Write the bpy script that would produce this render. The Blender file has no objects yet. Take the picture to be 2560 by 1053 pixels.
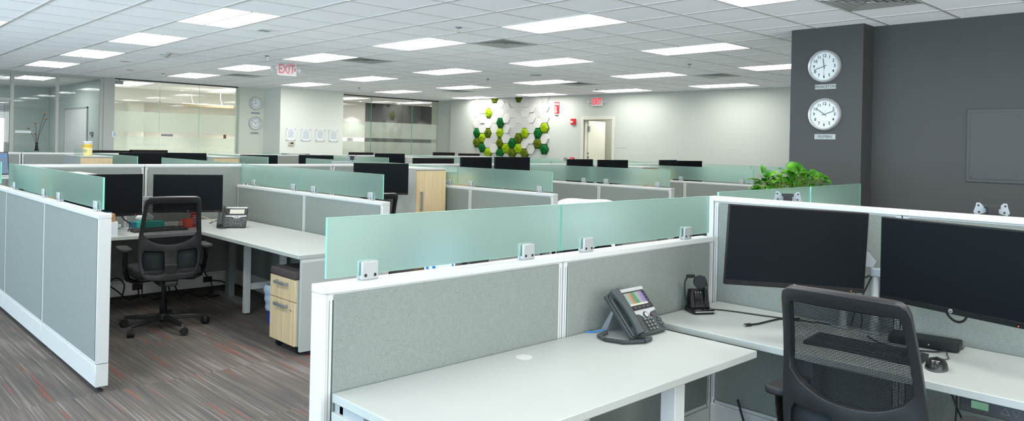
import bpy, bmesh, math, random
from mathutils import Vector, Matrix
random.seed(7)
PI = math.pi
SC = bpy.context.scene
COL = SC.collection
R = math.radians

# ------------------------------------------------------------------ helpers
def s2l(c):
    c /= 255.0
    return c / 12.92 if c <= 0.04045 else ((c + 0.055) / 1.055) ** 2.4
def rgb(r, g, b): return (s2l(r), s2l(g), s2l(b), 1.0)

class NT:
    """small node-tree writer"""
    def __init__(self, name):
        self.m = bpy.data.materials.new(name); self.m.use_nodes = True
        self.t = self.m.node_tree; self.t.nodes.clear()
        self.out = self.n('ShaderNodeOutputMaterial')
    def n(self, typ, **kw):
        nd = self.t.nodes.new(typ)
        for k, v in kw.items():
            if k.startswith('i_'):
                nd.inputs[int(k[2:])].default_value = v
            else: setattr(nd, k, v)
        return nd
    def l(self, a, ao, b, bi):
        self.t.links.new(a.outputs[ao], b.inputs[bi])
    def bsdf(self, col=None, rough=.5, metal=0.0, spec=.5):
        p = self.n('ShaderNodeBsdfPrincipled')
        if col: p.inputs['Base Color'].default_value = col
        p.inputs['Roughness'].default_value = rough; p.inputs['Metallic'].default_value = metal
        p.inputs['Specular IOR Level'].default_value = spec
        return p
    def surf(self, node, o=0): self.l(node, o, self.out, 'Surface')
    def math(self, op, a=None, b=None, va=0.0, vb=0.0):
        nd = self.n('ShaderNodeMath', operation=op); nd.inputs[0].default_value = va; nd.inputs[1].default_value = vb
        if a is not None: self.t.links.new(a, nd.inputs[0])
        if b is not None: self.t.links.new(b, nd.inputs[1])
        return nd.outputs[0]
    def noise(self, scale, detail=2.0, vec=None, rough=.5):
        nd = self.n('ShaderNodeTexNoise'); nd.inputs['Scale'].default_value = scale
        nd.inputs['Detail'].default_value = detail; nd.inputs['Roughness'].default_value = rough
        if vec is not None: self.t.links.new(vec, nd.inputs['Vector'])
        return nd
    def coord(self, sc=(1, 1, 1), kind='Object', loc=(0, 0, 0)):
        tc = self.n('ShaderNodeTexCoord'); mp = self.n('ShaderNodeMapping')
        mp.inputs['Scale'].default_value = sc; mp.inputs['Location'].default_value = loc
        self.l(tc, kind, mp, 'Vector'); return mp.outputs[0]
    def ramp(self, fac, stops, interp='LINEAR'):
        nd = self.n('ShaderNodeValToRGB'); cr = nd.color_ramp; cr.interpolation = interp
        while len(cr.elements) > 1: cr.elements.remove(cr.elements[-1])
        cr.elements[0].position, cr.elements[0].color = stops[0]
        for p, c in stops[1:]:
            e = cr.elements.new(p); e.color = c
        self.t.links.new(fac, nd.inputs[0]); return nd.outputs[0]
    def mixc(self, fac, a, b):
        nd = self.n('ShaderNodeMix', data_type='RGBA')
        for s, v in ((0, fac), (6, a), (7, b)):
            if hasattr(v, 'is_linked'): self.t.links.new(v, nd.inputs[s])
            else: nd.inputs[s].default_value = v
        return nd.outputs[2]
    def bump(self, h, st=.2, dist=.01):
        nd = self.n('ShaderNodeBump'); nd.inputs['Strength'].default_value = st; nd.inputs['Distance'].default_value = dist
        self.t.links.new(h, nd.inputs['Height']); return nd.outputs[0]

MT = {}
def pm(name, col, rough=.5, metal=0.0, spec=.5, noise=0.0, nscale=80.0):
    t = NT(name); p = t.bsdf(col, rough, metal, spec)
    if noise:
        n = t.noise(nscale, 3.0, t.coord())
        d = tuple(c * (1 - noise) for c in col[:3]) + (1,); u = tuple(min(1, c * (1 + noise)) for c in col[:3]) + (1,)
        t.t.links.new(t.ramp(n.outputs[0], [(.3, d), (.7, u)]), p.inputs['Base Color'])
    t.surf(p); MT[name] = t.m; return t.m
def em(name, col, strength):
    t = NT(name); e = t.n('ShaderNodeEmission'); e.inputs[0].default_value = col; e.inputs[1].default_value = strength
    t.surf(e); MT[name] = t.m; return t.m

class MB:
    """collects shapes into ONE mesh"""
    def __init__(self): self.v = []; self.f = []; self.mi = []; self.cur = 0
    def add(self, vs, fs, M=None):
        o = len(self.v)
        for p in vs:
            p = Vector(p); self.v.append(tuple(M @ p if M is not None else p))
        for q in fs: self.f.append(tuple(i + o for i in q)); self.mi.append(self.cur)
        return self
    def box(self, x0, x1, y0, y1, z0, z1, M=None):
        vs = [(x, y, z) for z in (z0, z1) for y in (y0, y1) for x in (x0, x1)]
        return self.add(vs, [(0, 2, 3, 1), (4, 5, 7, 6), (0, 1, 5, 4), (2, 6, 7, 3), (0, 4, 6, 2), (1, 3, 7, 5)], M)
    def cyl(self, p0, p1, r0, r1=None, n=16, caps=True, M=None):
        p0, p1 = Vector(p0), Vector(p1); r1 = r0 if r1 is None else r1
        d = (p1 - p0).normalized(); a = d.orthogonal().normalized(); b = d.cross(a)
        vs = []
        for p, r in ((p0, r0), (p1, r1)):
            for i in range(n):
                t = 2 * PI * i / n; vs.append(p + a * (r * math.cos(t)) + b * (r * math.sin(t)))
        fs = [(i, (i + 1) % n, n + (i + 1) % n, n + i) for i in range(n)]
        if caps: fs += [tuple(range(n - 1, -1, -1)), tuple(range(n, 2 * n))]
        return self.add(vs, fs, M)
    def tube(self, pts, r, n=8, M=None, rs=None, closed=False):
        pts = [Vector(p) for p in pts]; m = len(pts); vs = []; prev = None
        for i, p in enumerate(pts):
            if closed: d = pts[(i + 1) % m] - pts[i - 1]
            else: d = pts[min(i + 1, m - 1)] - pts[max(i - 1, 0)]
            d.normalize()
            a = d.orthogonal() if prev is None else prev - d * prev.dot(d)
            a.normalize(); prev = a; b = d.cross(a); rr = rs[i] if rs else r
            for k in range(n):
                t = 2 * PI * k / n; vs.append(p + a * (rr * math.cos(t)) + b * (rr * math.sin(t)))
        fs = []
        for i in range(m if closed else m - 1):
            j = (i + 1) % m
            for k in range(n): fs.append((i * n + k, i * n + (k + 1) % n, j * n + (k + 1) % n, j * n + k))
        if not closed: fs += [tuple(range(n - 1, -1, -1)), tuple(range((m - 1) * n, m * n))]
        return self.add(vs, fs, M)
    def prism(self, poly, vec, M=None):
        n = len(poly); vec = Vector(vec); vs = [Vector(p) for p in poly]; vs += [p + vec for p in vs]
        fs = [tuple(range(n - 1, -1, -1)), tuple(range(n, 2 * n))] + [(i, (i + 1) % n, n + (i + 1) % n, n + i) for i in range(n)]
        return self.add(vs, fs, M)
    def lathe(self, prof, n=24, M=None, caps=False):
        vs = []; m = len(prof)
        for r, z in prof:
            for i in range(n): vs.append((r * math.cos(2 * PI * i / n), r * math.sin(2 * PI * i / n), z))
        fs = []
        for j in range(m - 1):
            for i in range(n): fs.append((j * n + i, j * n + (i + 1) % n, (j + 1) * n + (i + 1) % n, (j + 1) * n + i))
        if caps and prof[0][0] > 1e-6: fs.append(tuple(range(n - 1, -1, -1)))
        if caps and prof[-1][0] > 1e-6: fs.append(tuple(range((m - 1) * n, m * n)))
        return self.add(vs, fs, M)
    def rbox(self, x0, x1, y0, y1, z0, z1, r, M=None, seg=4):
        """box with rounded vertical corners"""
        pts = []
        for cx, cy, a0 in ((x1 - r, y1 - r, 0), (x0 + r, y1 - r, 90), (x0 + r, y0 + r, 180), (x1 - r, y0 + r, 270)):
            for k in range(seg + 1):
                a = R(a0 + 90 * k / seg); pts.append((cx + r * math.cos(a), cy + r * math.sin(a), z0))
        return self.prism(pts, (0, 0, z1 - z0), M)
    def sphere(self, c, r, n=12, sz=1.0, M=None):
        prof = [(max(1e-7, r * math.sin(PI * i / n)), -r * sz * math.cos(PI * i / n)) for i in range(n + 1)]
        T = Matrix.Translation(Vector(c)); return self.lathe(prof, 2 * n, (M @ T) if M is not None else T)
    def text(self, s, size, M, depth=.0008, bold=0.0, sx=1.0):
        vs, fs = text_mesh(s, size, bold); d = depth; n = len(vs)
        v2 = [(x * sx, y, d) for x, y in vs]
        return self.add(v2, fs, M)
    def build(self, name, mat, parent=None, loc=None, bevel=0.0, seg=2, ang=35, kind=None):
        me = bpy.data.meshes.new(name); me.from_pydata(self.v, [], self.f)
        mats = mat if isinstance(mat, (list, tuple)) else [mat]
        for m in mats: me.materials.append(MT[m] if isinstance(m, str) else m)
        if len(mats) > 1:
            for p, i in zip(me.polygons, self.mi): p.material_index = i
        bm = bmesh.new(); bm.from_mesh(me); bmesh.ops.recalc_face_normals(bm, faces=bm.faces); bm.to_mesh(me); bm.free()
        for p in me.polygons: p.use_smooth = True
        me.set_sharp_from_angle(angle=R(ang))
        o = bpy.data.objects.new(name, me); COL.objects.link(o)
        if parent: o.parent = parent
        if loc: o.location = loc
        if bevel:
            b = o.modifiers.new('bevel', 'BEVEL'); b.width = bevel; b.segments = seg; b.limit_method = 'ANGLE'; b.angle_limit = R(40)
            b.harden_normals = False
        if kind: o['kind'] = kind
        return o

_TXT = {}
def text_mesh(s, size, bold=0.0):
    key = (s, size, bold)
    if key not in _TXT:
        cu = bpy.data.curves.new('t', 'FONT'); cu.body = s; cu.size = size; cu.align_x = 'CENTER'; cu.align_y = 'CENTER'; cu.offset = bold
        cu.resolution_u = 4
        ob = bpy.data.objects.new('t', cu); COL.objects.link(ob)
        dg = bpy.context.evaluated_depsgraph_get(); dg.update()
        me = ob.evaluated_get(dg).to_mesh()
        _TXT[key] = ([(v.co.x, v.co.y) for v in me.vertices], [tuple(p.vertices) for p in me.polygons])
        bpy.data.objects.remove(ob); bpy.data.curves.remove(cu)
    return _TXT[key]

def frame_m(o, x, y):
    """matrix: local x,y axes in world, z = x cross y"""
    x = Vector(x).normalized(); y = Vector(y).normalized(); z = x.cross(y)
    M = Matrix((x, y, z)).transposed().to_4x4(); M.translation = Vector(o); return M

def tag(o, label, cat, group=None, kind=None):
    o['label'] = label; o['category'] = cat
    if group: o['group'] = group
    if kind: o['kind'] = kind
    return o
def thing(name, label, cat, loc=(0, 0, 0), rz=0.0, group=None, kind=None):
    o = bpy.data.objects.new(name, None); COL.objects.link(o); o.empty_display_size = .05
    o.location = loc; o.rotation_euler = (0, 0, rz)
    return tag(o, label, cat, group, kind)
def struct(name, mb, mat, **k):
    o = mb.build(name, mat, **k); o['kind'] = 'structure'; return o
def copy_tree(o, parent=None):
    c = o.copy(); COL.objects.link(c)
    if parent: c.parent = parent
    for ch in list(o.children): copy_tree(ch, c)
    return c
def place(o, loc, rz=0.0, label=None, group=None, scale=None):
    o.location = loc; o.rotation_euler = (0, 0, rz)
    if label: o['label'] = label
    if group: o['group'] = group
    if scale: o.scale = (scale,) * 3
    return o

# ------------------------------------------------------------------ materials
pm('white_laminate', rgb(176, 181, 176), .42, noise=.012, nscale=3)
pm('white_metal', rgb(208, 210, 207), .4)
pm('white_edge', rgb(204, 206, 203), .45)
pm('white_paint', rgb(190, 194, 185), .75, noise=.012, nscale=2)
pm('green_white_paint', rgb(210, 216, 203), .75, noise=.012, nscale=2)
pm('pillar_paint', rgb(226, 230, 221), .75)
pm('cream_paint', rgb(238, 236, 228), .75)
pm('teal_paint', rgb(202, 216, 213), .75)
pm('dark_paint', rgb(67, 69, 68), .6, noise=.03, nscale=1.5)
pm('dark_panel_paint', rgb(68, 70, 69), .5)
pm('brushed_alu', rgb(186, 190, 190), .35, .85)
pm('silver', rgb(180, 184, 184), .42, .3)
pm('rim_silver', rgb(206, 209, 208), .3, .4)
pm('plate_grey', rgb(168, 176, 174), .4)
pm('frame_grey', rgb(182, 187, 181), .5)
pm('grey_metal', rgb(150, 156, 158), .4, .5)
pm('light_grey', rgb(150, 158, 161), .45)
pm('chrome', rgb(225, 225, 225), .12, 1.0)
pm('black_plastic', rgb(26, 28, 30), .42)
pm('soft_black', rgb(30, 32, 34), .6)
pm('dark_grey', rgb(56, 59, 61), .5)
pm('phone_grey', rgb(56, 62, 62), .45)
pm('phone_black', rgb(20, 22, 24), .3)
pm('key_grey', rgb(74, 79, 80), .4)
pm('gloss_black', rgb(10, 11, 13), .12)
pm('bezel_black', rgb(15, 16, 18), .4, 0, .3)
pm('rubber', rgb(18, 18, 20), .7)
pm('cable_black', rgb(20, 20, 24), .5)
pm('cable_tan', rgb(206, 182, 150), .5)
pm('slit_dark', rgb(34, 36, 40), .8)
pm('groove_grey', rgb(140, 148, 150), .6)
pm('bolt_dark', rgb(70, 66, 54), .35, .7)
pm('cushion_brown', rgb(66, 58, 58), .85, noise=.06, nscale=200)
pm('lumbar_fabric', rgb(22, 32, 36), .85)
pm('seat_fabric', rgb(22, 24, 27), .9, noise=.1, nscale=300)
pm('blue_print', rgb(20, 130, 205), .5)
pm('carton_white', rgb(226, 233, 240), .6)
pm('carton_brown', rgb(186, 134, 84), .75, noise=.05, nscale=40)
pm('print_dark', rgb(50, 42, 36), .7)
pm('teal_box', rgb(0, 176, 158), .45)
pm('teal_dark', rgb(0, 96, 120), .45)
pm('tissue', rgb(246, 246, 246), .8)
pm('orange', rgb(222, 84, 40), .45)
pm('red', rgb(205, 28, 34), .4)
pm('sign_red', rgb(222, 40, 58), .4)
pm('sign_pink', rgb(224, 116, 132), .5)
pm('yellow', rgb(226, 186, 60), .5)
pm('pale_yellow', rgb(236, 222, 150), .5)
pm('paper', rgb(228, 233, 234), .7)
pm('ink_grey', rgb(168, 176, 180), .7)
pm('ink_black', rgb(22, 24, 26), .6)
pm('clock_face', rgb(222, 230, 230), .5)
pm('bin_blue', rgb(30, 70, 170), .5)
pm('bag_film', rgb(176, 198, 216), .3)
pm('stem_green', rgb(120, 150, 50), .5)
pm('soil', rgb(58, 44, 32), .9)
pm('dried_stem', rgb(98, 84, 66), .8)
pm('dried_flower', rgb(176, 132, 92), .9)
pm('vase_dark', rgb(36, 34, 40), .2)
pm('grid_bar', rgb(236, 236, 235), .6)
pm('vent_white', rgb(206, 209, 207), .5)
pm('vent_dark', rgb(120, 122, 122), .7)
pm('door_cream', rgb(206, 207, 190), .6)
pm('beige_metal', rgb(196, 192, 172), .5)
pm('brown_switch', rgb(120, 74, 52), .5)
pm('blind', rgb(128, 138, 146), .8)
pm('white_cloth', rgb(240, 242, 244), .85)
pm('key_legend', rgb(230, 230, 230), .5)
pm('cushion_tan', rgb(190, 172, 140), .6)
pm('plant_pot', rgb(206, 208, 204), .5)
em('lamp', (1.0, .975, .96, 1), 13.8)
em('exit_lit', rgb(255, 40, 60), 1.6)
em('led_red', (1.0, .12, .05, 1), 4.0)
em('lcd_green', rgb(136, 190, 160), .55)
em('lcd_pale', rgb(236, 240, 224), .95)
em('room_lamp', (1.0, .95, .82, 1), 11.0)
em('screen_blue', rgb(150, 175, 205), .7)
em('sky_panel', (.92, .96, 1.0, 1), 6.0)

def mat_oak():
    t = NT('oak'); v = t.coord((60, 60, 1.6)); n = t.noise(1.0, 4, v, .6)
    v2 = t.coord((150, 150, 2)); n2 = t.noise(1.0, 2, v2)
    f = t.math('ADD', t.math('MULTIPLY', n.outputs[0], None, 0, .7), t.math('MULTIPLY', n2.outputs[0], None, 0, .3))
    c = t.ramp(f, [(.34, rgb(188, 164, 122)), (.5, rgb(207, 186, 146)), (.66, rgb(219, 202, 166))])
    p = t.bsdf(None, .45); t.t.links.new(c, p.inputs['Base Color']); t.surf(p); MT['oak'] = t.m
mat_oak()
def mat_fabric():
    t = NT('panel_fabric'); v = t.coord((190, 190, 760)); n = t.noise(1.0, 2, v)
    v2 = t.coord((760, 760, 240), loc=(3, 7, 1)); n2 = t.noise(1.0, 1, v2)
    f = t.math('ADD', t.math('MULTIPLY', n.outputs[0], None, 0, .5), t.math('MULTIPLY', n2.outputs[0], None, 0, .5))
    c = t.ramp(f, [(.28, rgb(98, 104, 100)), (.42, rgb(129, 136, 130)), (.6, rgb(140, 147, 141)), (.78, rgb(162, 168, 162))])
    p = t.bsdf(None, .95, 0, .2); t.t.links.new(c, p.inputs['Base Color'])
    t.t.links.new(t.bump(f, .25, .002), p.inputs['Normal']); t.surf(p); MT['panel_fabric'] = t.m
mat_fabric()
def mat_carpet():
    t = NT('carpet')
    tc = t.n('ShaderNodeTexCoord')
    # broad modules 0.5 m wide shift the streaks, fine yarn rows inside
    sep = t.n('ShaderNodeSeparateXYZ'); t.l(tc, 'Object', sep, 0)
    wx = t.math('FLOOR', t.math('MULTIPLY', sep.outputs[0], None, 0, 2.0)); wy = t.math('FLOOR', t.math('MULTIPLY', sep.outputs[1], None, 0, 1.0))
    cell = t.n('ShaderNodeCombineXYZ'); t.t.links.new(wx, cell.inputs[0]); t.t.links.new(wy, cell.inputs[1])
    wn = t.n('ShaderNodeTexWhiteNoise', noise_dimensions='3D'); t.t.links.new(cell.outputs[0], wn.inputs['Vector'])
    row = t.math('FLOOR', t.math('MULTIPLY', sep.outputs[0], None, 0, 125.0))
    yy = t.math('ADD', sep.outputs[1], t.math('MULTIPLY', wn.outputs['Value'], None, 0, 9.0))
    def streak(ky, off):
        cb = t.n('ShaderNodeCombineXYZ'); t.t.links.new(t.math('MULTIPLY', row, None, 0, 3.71 + off), cb.inputs[0])
        t.t.links.new(t.math('MULTIPLY', yy, None, 0, ky), cb.inputs[1]); cb.inputs[2].default_value = off
        return t.noise(1.0, 1, cb.outputs[0]).outputs[0]
    a = streak(1.3, .3)
    blot = t.noise(1.0, 2, t.coord((2.2, 1.1, 1))).outputs[0]
    f = t.math('ADD', t.math('MULTIPLY', a, None, 0, .62), t.math('MULTIPLY', blot, None, 0, .38))
    base = t.ramp(f, [(.34, rgb(82, 85, 86)), (.45, rgb(103, 98, 94)), (.54, rgb(114, 107, 100)), (.62, rgb(136, 129, 124)), (.75, rgb(168, 163, 160))])
    o = streak(1.15, 5.3)
    bl2 = t.noise(1.0, 1, t.coord((1.6, .9, 1), loc=(5, 3, 0))).outputs[0]
    om = t.ramp(t.math('ADD', o, t.math('MULTIPLY', bl2, None, 0, .25)), [(.815, (0, 0, 0, 1)), (.875, (1, 1, 1, 1))])
    c = t.mixc(om, base, rgb(168, 82, 60))
    fine = t.noise(1.0, 2, t.coord((420, 210, 1))).outputs[0]
    c2 = t.mixc(t.math('MULTIPLY', fine, None, 0, .6), c, rgb(80, 76, 72))
    p = t.bsdf(None, .95, 0, .1); t.t.links.new(c2, p.inputs['Base Color'])
    t.t.links.new(t.bump(fine, .5, .004), p.inputs['Normal']); t.surf(p); MT['carpet'] = t.m
mat_carpet()
def mat_ceiling():
    t = NT('ceiling_tile'); n = t.noise(160, 3, t.coord()); n2 = t.noise(.9, 2, t.coord())
    f = t.math('ADD', t.math('MULTIPLY', n.outputs[0], None, 0, .4), t.math('MULTIPLY', n2.outputs[0], None, 0, .6))
    c = t.ramp(f, [(.3, rgb(250, 245, 244)), (.7, rgb(254, 249, 248))])
    p = t.bsdf(None, .9, 0, .2); p.inputs['Sheen Weight'].default_value = 1.0; p.inputs['Sheen Roughness'].default_value = .6; t.t.links.new(c, p.inputs['Base Color']); t.surf(p); MT['ceiling_tile'] = t.m
mat_ceiling()
def mat_frost(name, body, tint, wbody, rough, gl=.06):
    t = NT(name)
    d = t.n('ShaderNodeBsdfDiffuse'); d.inputs[0].default_value = body
    tr = t.n('ShaderNodeBsdfTranslucent'); tr.inputs[0].default_value = body
    rf = t.n('ShaderNodeBsdfRefraction'); rf.inputs['Color'].default_value = tint; rf.inputs['Roughness'].default_value = rough; rf.inputs['IOR'].default_value = 1.18
    gs = t.n('ShaderNodeBsdfGlossy'); gs.inputs['Color'].default_value = (.9, 1, .97, 1); gs.inputs['Roughness'].default_value = .25
    m1 = t.n('ShaderNodeMixShader'); m1.inputs[0].default_value = .5; t.l(d, 0, m1, 1); t.l(tr, 0, m1, 2)
    m2 = t.n('ShaderNodeMixShader'); m2.inputs[0].default_value = wbody; t.l(rf, 0, m2, 1); t.l(m1, 0, m2, 2)
    m3 = t.n('ShaderNodeMixShader'); m3.inputs[0].default_value = gl; t.l(m2, 0, m3, 1); t.l(gs, 0, m3, 2)
    t.surf(m3); MT[name] = t.m
mat_frost('frosted_glass', rgb(206, 243, 230), (.89, .985, .955, 1), .16, .46)
pm('glass_edge', rgb(128, 214, 186), .2)
def mat_clear(name, tint, refl, extra=None):
    t = NT(name); tr = t.n('ShaderNodeBsdfTransparent'); tr.inputs[0].default_value = tint
    gs = t.n('ShaderNodeBsdfGlossy'); gs.inputs['Roughness'].default_value = .02
    m = t.n('ShaderNodeMixShader'); t.l(tr, 0, m, 1); t.l(gs, 0, m, 2)
    fr = t.n('ShaderNodeFresnel'); fr.inputs[0].default_value = 1.45
    t.t.links.new(t.math('MULTIPLY', fr.outputs[0], None, 0, refl), m.inputs[0])
    if extra:
        d = t.n('ShaderNodeBsdfDiffuse'); d.inputs[0].default_value = extra[0]
        tl = t.n('ShaderNodeBsdfTranslucent'); tl.inputs[0].default_value = extra[0]
        md = t.n('ShaderNodeMixShader'); md.inputs[0].default_value = .5; t.l(d, 0, md, 1); t.l(tl, 0, md, 2)
        m2 = t.n('ShaderNodeMixShader'); m2.inputs[0].default_value = extra[1]; t.l(m, 0, m2, 1); t.l(md, 0, m2, 2)
        t.surf(m2)
    else: t.surf(m)
    MT[name] = t.m
mat_clear('window_glass', (.96, .98, .97, 1), 1.1)
mat_clear('etched_film', (.96, .99, .97, 1), .4, (rgb(244, 248, 240), .42))
mat_clear('acrylic', (.93, .96, .97, 1), 1.5)
def mat_chairmesh():
    t = NT('chair_mesh'); tc = t.n('ShaderNodeTexCoord'); sp = t.n('ShaderNodeSeparateXYZ'); t.l(tc, 'Object', sp, 0)
    def tri(o, per, th):
        fr = t.math('FRACT', t.math('MULTIPLY', o, None, 0, 1.0 / per)); return t.math('GREATER_THAN', fr, None, 0, th)
    hz = tri(sp.outputs[2], .0052, .55); hx = tri(sp.outputs[0], .0035, .45)
    hole = t.math('MULTIPLY', hz, hx)
    p = t.bsdf(rgb(13, 15, 19), .7, 0, .2); tr = t.n('ShaderNodeBsdfTransparent')
    m = t.n('ShaderNodeMixShader'); t.t.links.new(hole, m.inputs[0]); t.l(p, 0, m, 1); t.l(tr, 0, m, 2)
    t.surf(m); MT['chair_mesh'] = t.m
mat_chairmesh()
def mat_leaf():
    t = NT('pothos_leaf'); n = t.noise(9, 3, t.coord()); c = t.ramp(n.outputs[0], [(.33, rgb(34, 92, 22)), (.5, rgb(62, 138, 26)), (.62, rgb(104, 176, 40)), (.72, rgb(190, 214, 110))])
    p = t.bsdf(None, .35); t.t.links.new(c, p.inputs['Base Color']); tl = t.n('ShaderNodeBsdfTranslucent'); t.t.links.new(c, tl.inputs[0])
    m = t.n('ShaderNodeMixShader'); m.inputs[0].default_value = .3; t.l(p, 0, m, 1); t.l(tl, 0, m, 2); t.surf(m); MT['pothos_leaf'] = t.m
mat_leaf()
def mat_moss(name, d, m_, l):
    t = NT(name); n = t.noise(75, 4, t.coord()); c = t.ramp(n.outputs[0], [(.32, d), (.5, m_), (.68, l)])
    p = t.bsdf(None, .95, 0, .1); t.t.links.new(c, p.inputs['Base Color']); t.t.links.new(t.bump(n.outputs[0], 1.0, .03), p.inputs['Normal']); t.surf(p); MT[name] = t.m
mat_moss('moss_dark', rgb(8, 66, 24), rgb(18, 104, 44), rgb(48, 140, 70))
mat_moss('moss_lime', rgb(104, 132, 0), rgb(152, 188, 8), rgb(196, 224, 60))
mat_moss('moss_olive', rgb(56, 72, 8), rgb(92, 112, 22), rgb(128, 144, 48))
pm('hex_white', rgb(192, 192, 187), .6, noise=.02, nscale=30)
def mat_screen():
    t = NT('phone_colour_screen'); tc = t.n('ShaderNodeTexCoord'); sp = t.n('ShaderNodeSeparateXYZ'); t.l(tc, 'Object', sp, 0)
    n = t.noise(16, 1, t.coord(loc=(.4, .1, .3)))
    c = t.ramp(t.math('ADD', t.math('ADD', t.math('MULTIPLY', sp.outputs[0], None, 0, 7.7), None, 0, .04), t.math('MULTIPLY', n.outputs[0], None, 0, .35)),
               [(0, rgb(150, 215, 215)), (.2, rgb(200, 196, 180)), (.36, rgb(216, 158, 110)), (.5, rgb(66, 178, 146)), (.66, rgb(196, 205, 185)), (.86, rgb(170, 150, 220))])
    e = t.n('ShaderNodeEmission'); t.t.links.new(c, e.inputs[0]); e.inputs[1].default_value = .85; t.surf(e); MT['phone_colour_screen'] = t.m
mat_screen()
# ------------------------------------------------------------------ office furniture builders
_PROTO = {}
def divider(L, H, loc, rz, label, group, ends=(0, 0)):
    """fabric panel: local x along the run, y across, z up"""
    key = ('div', round(L, 3), H, ends)
    if key in _PROTO:
        o = copy_tree(_PROTO[key]); return place(o, loc, rz, label, group)
    o = thing('workstation_divider', label, 'partition panel', loc, rz, group, 'thing'); _PROTO[key] = o
    f = MB(); T = .029
    for x in (.003, L - .025): f.box(x, x + .022, -T, T, .035, H - .028)
    f.box(.02, L - .02, -T, T, .168, .186); f.box(.02, L - .02, -T + .002, T - .002, H - .05, H - .027)
    f.cur = 1
    for s in (-1, 1):
        for x in (.0125, L - .0155): f.box(x, x + .003, s * (T + .0003) - .0004, s * (T + .0003) + .0004, .2, H - .05)
    f.cur = 2
    for x in (0.0, L - .004): f.box(x, x + .004, -.02, .02, .04, H - .03)
    f.build('frame', ['white_metal', 'groove_grey', 'slit_dark'], o)
    for s in (-1, 1):
        b = MB(); y0, y1 = sorted((s * .018, s * .0335)); b.box(.03, L - .03, y0, y1, .19, H - .033)
        b.build('fabric_tile', 'panel_fabric', o, bevel=.003, seg=2)
        r = MB(); y0, y1 = sorted((s * .012, s * .036)); r.box(.003, L - .003, y0, y1, .038, .166)
        r.build('raceway_cover', 'white_metal', o, bevel=.002, seg=1)
    c = MB(); c.box(-.001, L + .001, -.038, .038, H - .026, H); c.build('top_cap', 'white_metal', o, bevel=.003)
    for e, x0, x1 in ((ends[0], -.016, .001), (ends[1], L - .001, L + .016)):
        if e:
            m = MB(); m.box(x0, x1, -.036, .036, .178, H - .0265); m.box(x0, x1, -.036, .036, .038, .174); m.box(x0 - .0, x1, -.038, .038, H - .026, H)
            m.build('end_trim', 'white_edge', o, bevel=.002, seg=1)
    for x in (.03, L - .03):
        q = MB(); q.cyl((x, 0, 0), (x, 0, .012), .022, .016, 14); q.cyl((x, 0, .012), (x, 0, .05), .006, n=8)
        q.build('glide_foot', 'rubber', o)
    return o

def glass(L, loc, rz, label, group, clamps, z0=1.108, z1=1.31, base=1.09):
    key = ('glass', round(L, 3), tuple(round(c, 2) for c in clamps), z0, z1, base)
    if key in _PROTO: return place(copy_tree(_PROTO[key]), loc, rz, label, group)
    o = thing('glass_screen', label, 'glass screen', loc, rz, group, 'thing'); _PROTO[key] = o
    m = MB(); t = .005; m.box(0, L, -t, t, z0, z1)
    p = m.build('frosted_pane', ['frosted_glass', 'glass_edge'], o)
    for f in p.data.polygons:
        if abs(f.normal.y) < .5: f.material_index = 1
    for c in clamps:
        b = MB(); h = base + .064; w = .034
        b.box(c - w, c + w, -.018, -.0056, base, h); b.box(c - w, c + w, .0056, .018, base, h); b.box(c - w + .002, c + w - .002, -.0056, .0056, base, z0 - .002)
        k = b.build('clamp', 'silver', o, bevel=.004, seg=2)
        for s in (-1, 1):
            for d in (-.019, .019):
                q = MB(); q.cyl((c + d, s * .0178, base + .016), (c + d, s * .0192, base + .016), .0062, .0052, 14)
                q.build('bolt', 'bolt_dark', k)
    return o

# ---- chair: faces local +y, origin on the floor under the column
def yb(x, z):
    t = (z - .45) / .65
    return -.205 - .012 * math.sin(PI * min(1, max(0, t))) * -2.0 - .085 * t * t + .40 * x * x
def hw(z):
    pts = [(.44, .165), (.47, .205), (.55, .228), (.66, .236), (.76, .234), (.9, .222), (1.0, .213), (1.06, .208), (1.085, .2), (1.098, .18), (1.10, .165)]
    for (a, p), (b, q) in zip(pts, pts[1:]):
        if a <= z <= b: return p + (q - p) * (z - a) / (b - a)
    return pts[0][1] if z < .44 else pts[-1][1]
def fill_loops(loops):
    bm = bmesh.new()
    for lp in loops:
        vs = [bm.verts.new((x, 0, z)) for x, z in lp]
        for a, b in zip(vs, vs[1:] + vs[:1]): bm.edges.new((a, b))
    bmesh.ops.triangle_fill(bm, use_beauty=True, edges=bm.edges[:])
    v = [tuple(q.co) for q in bm.verts]; bm.verts.index_update(); f = [tuple(q.index for q in p.verts) for p in bm.faces]
    bm.free(); return v, f
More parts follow.
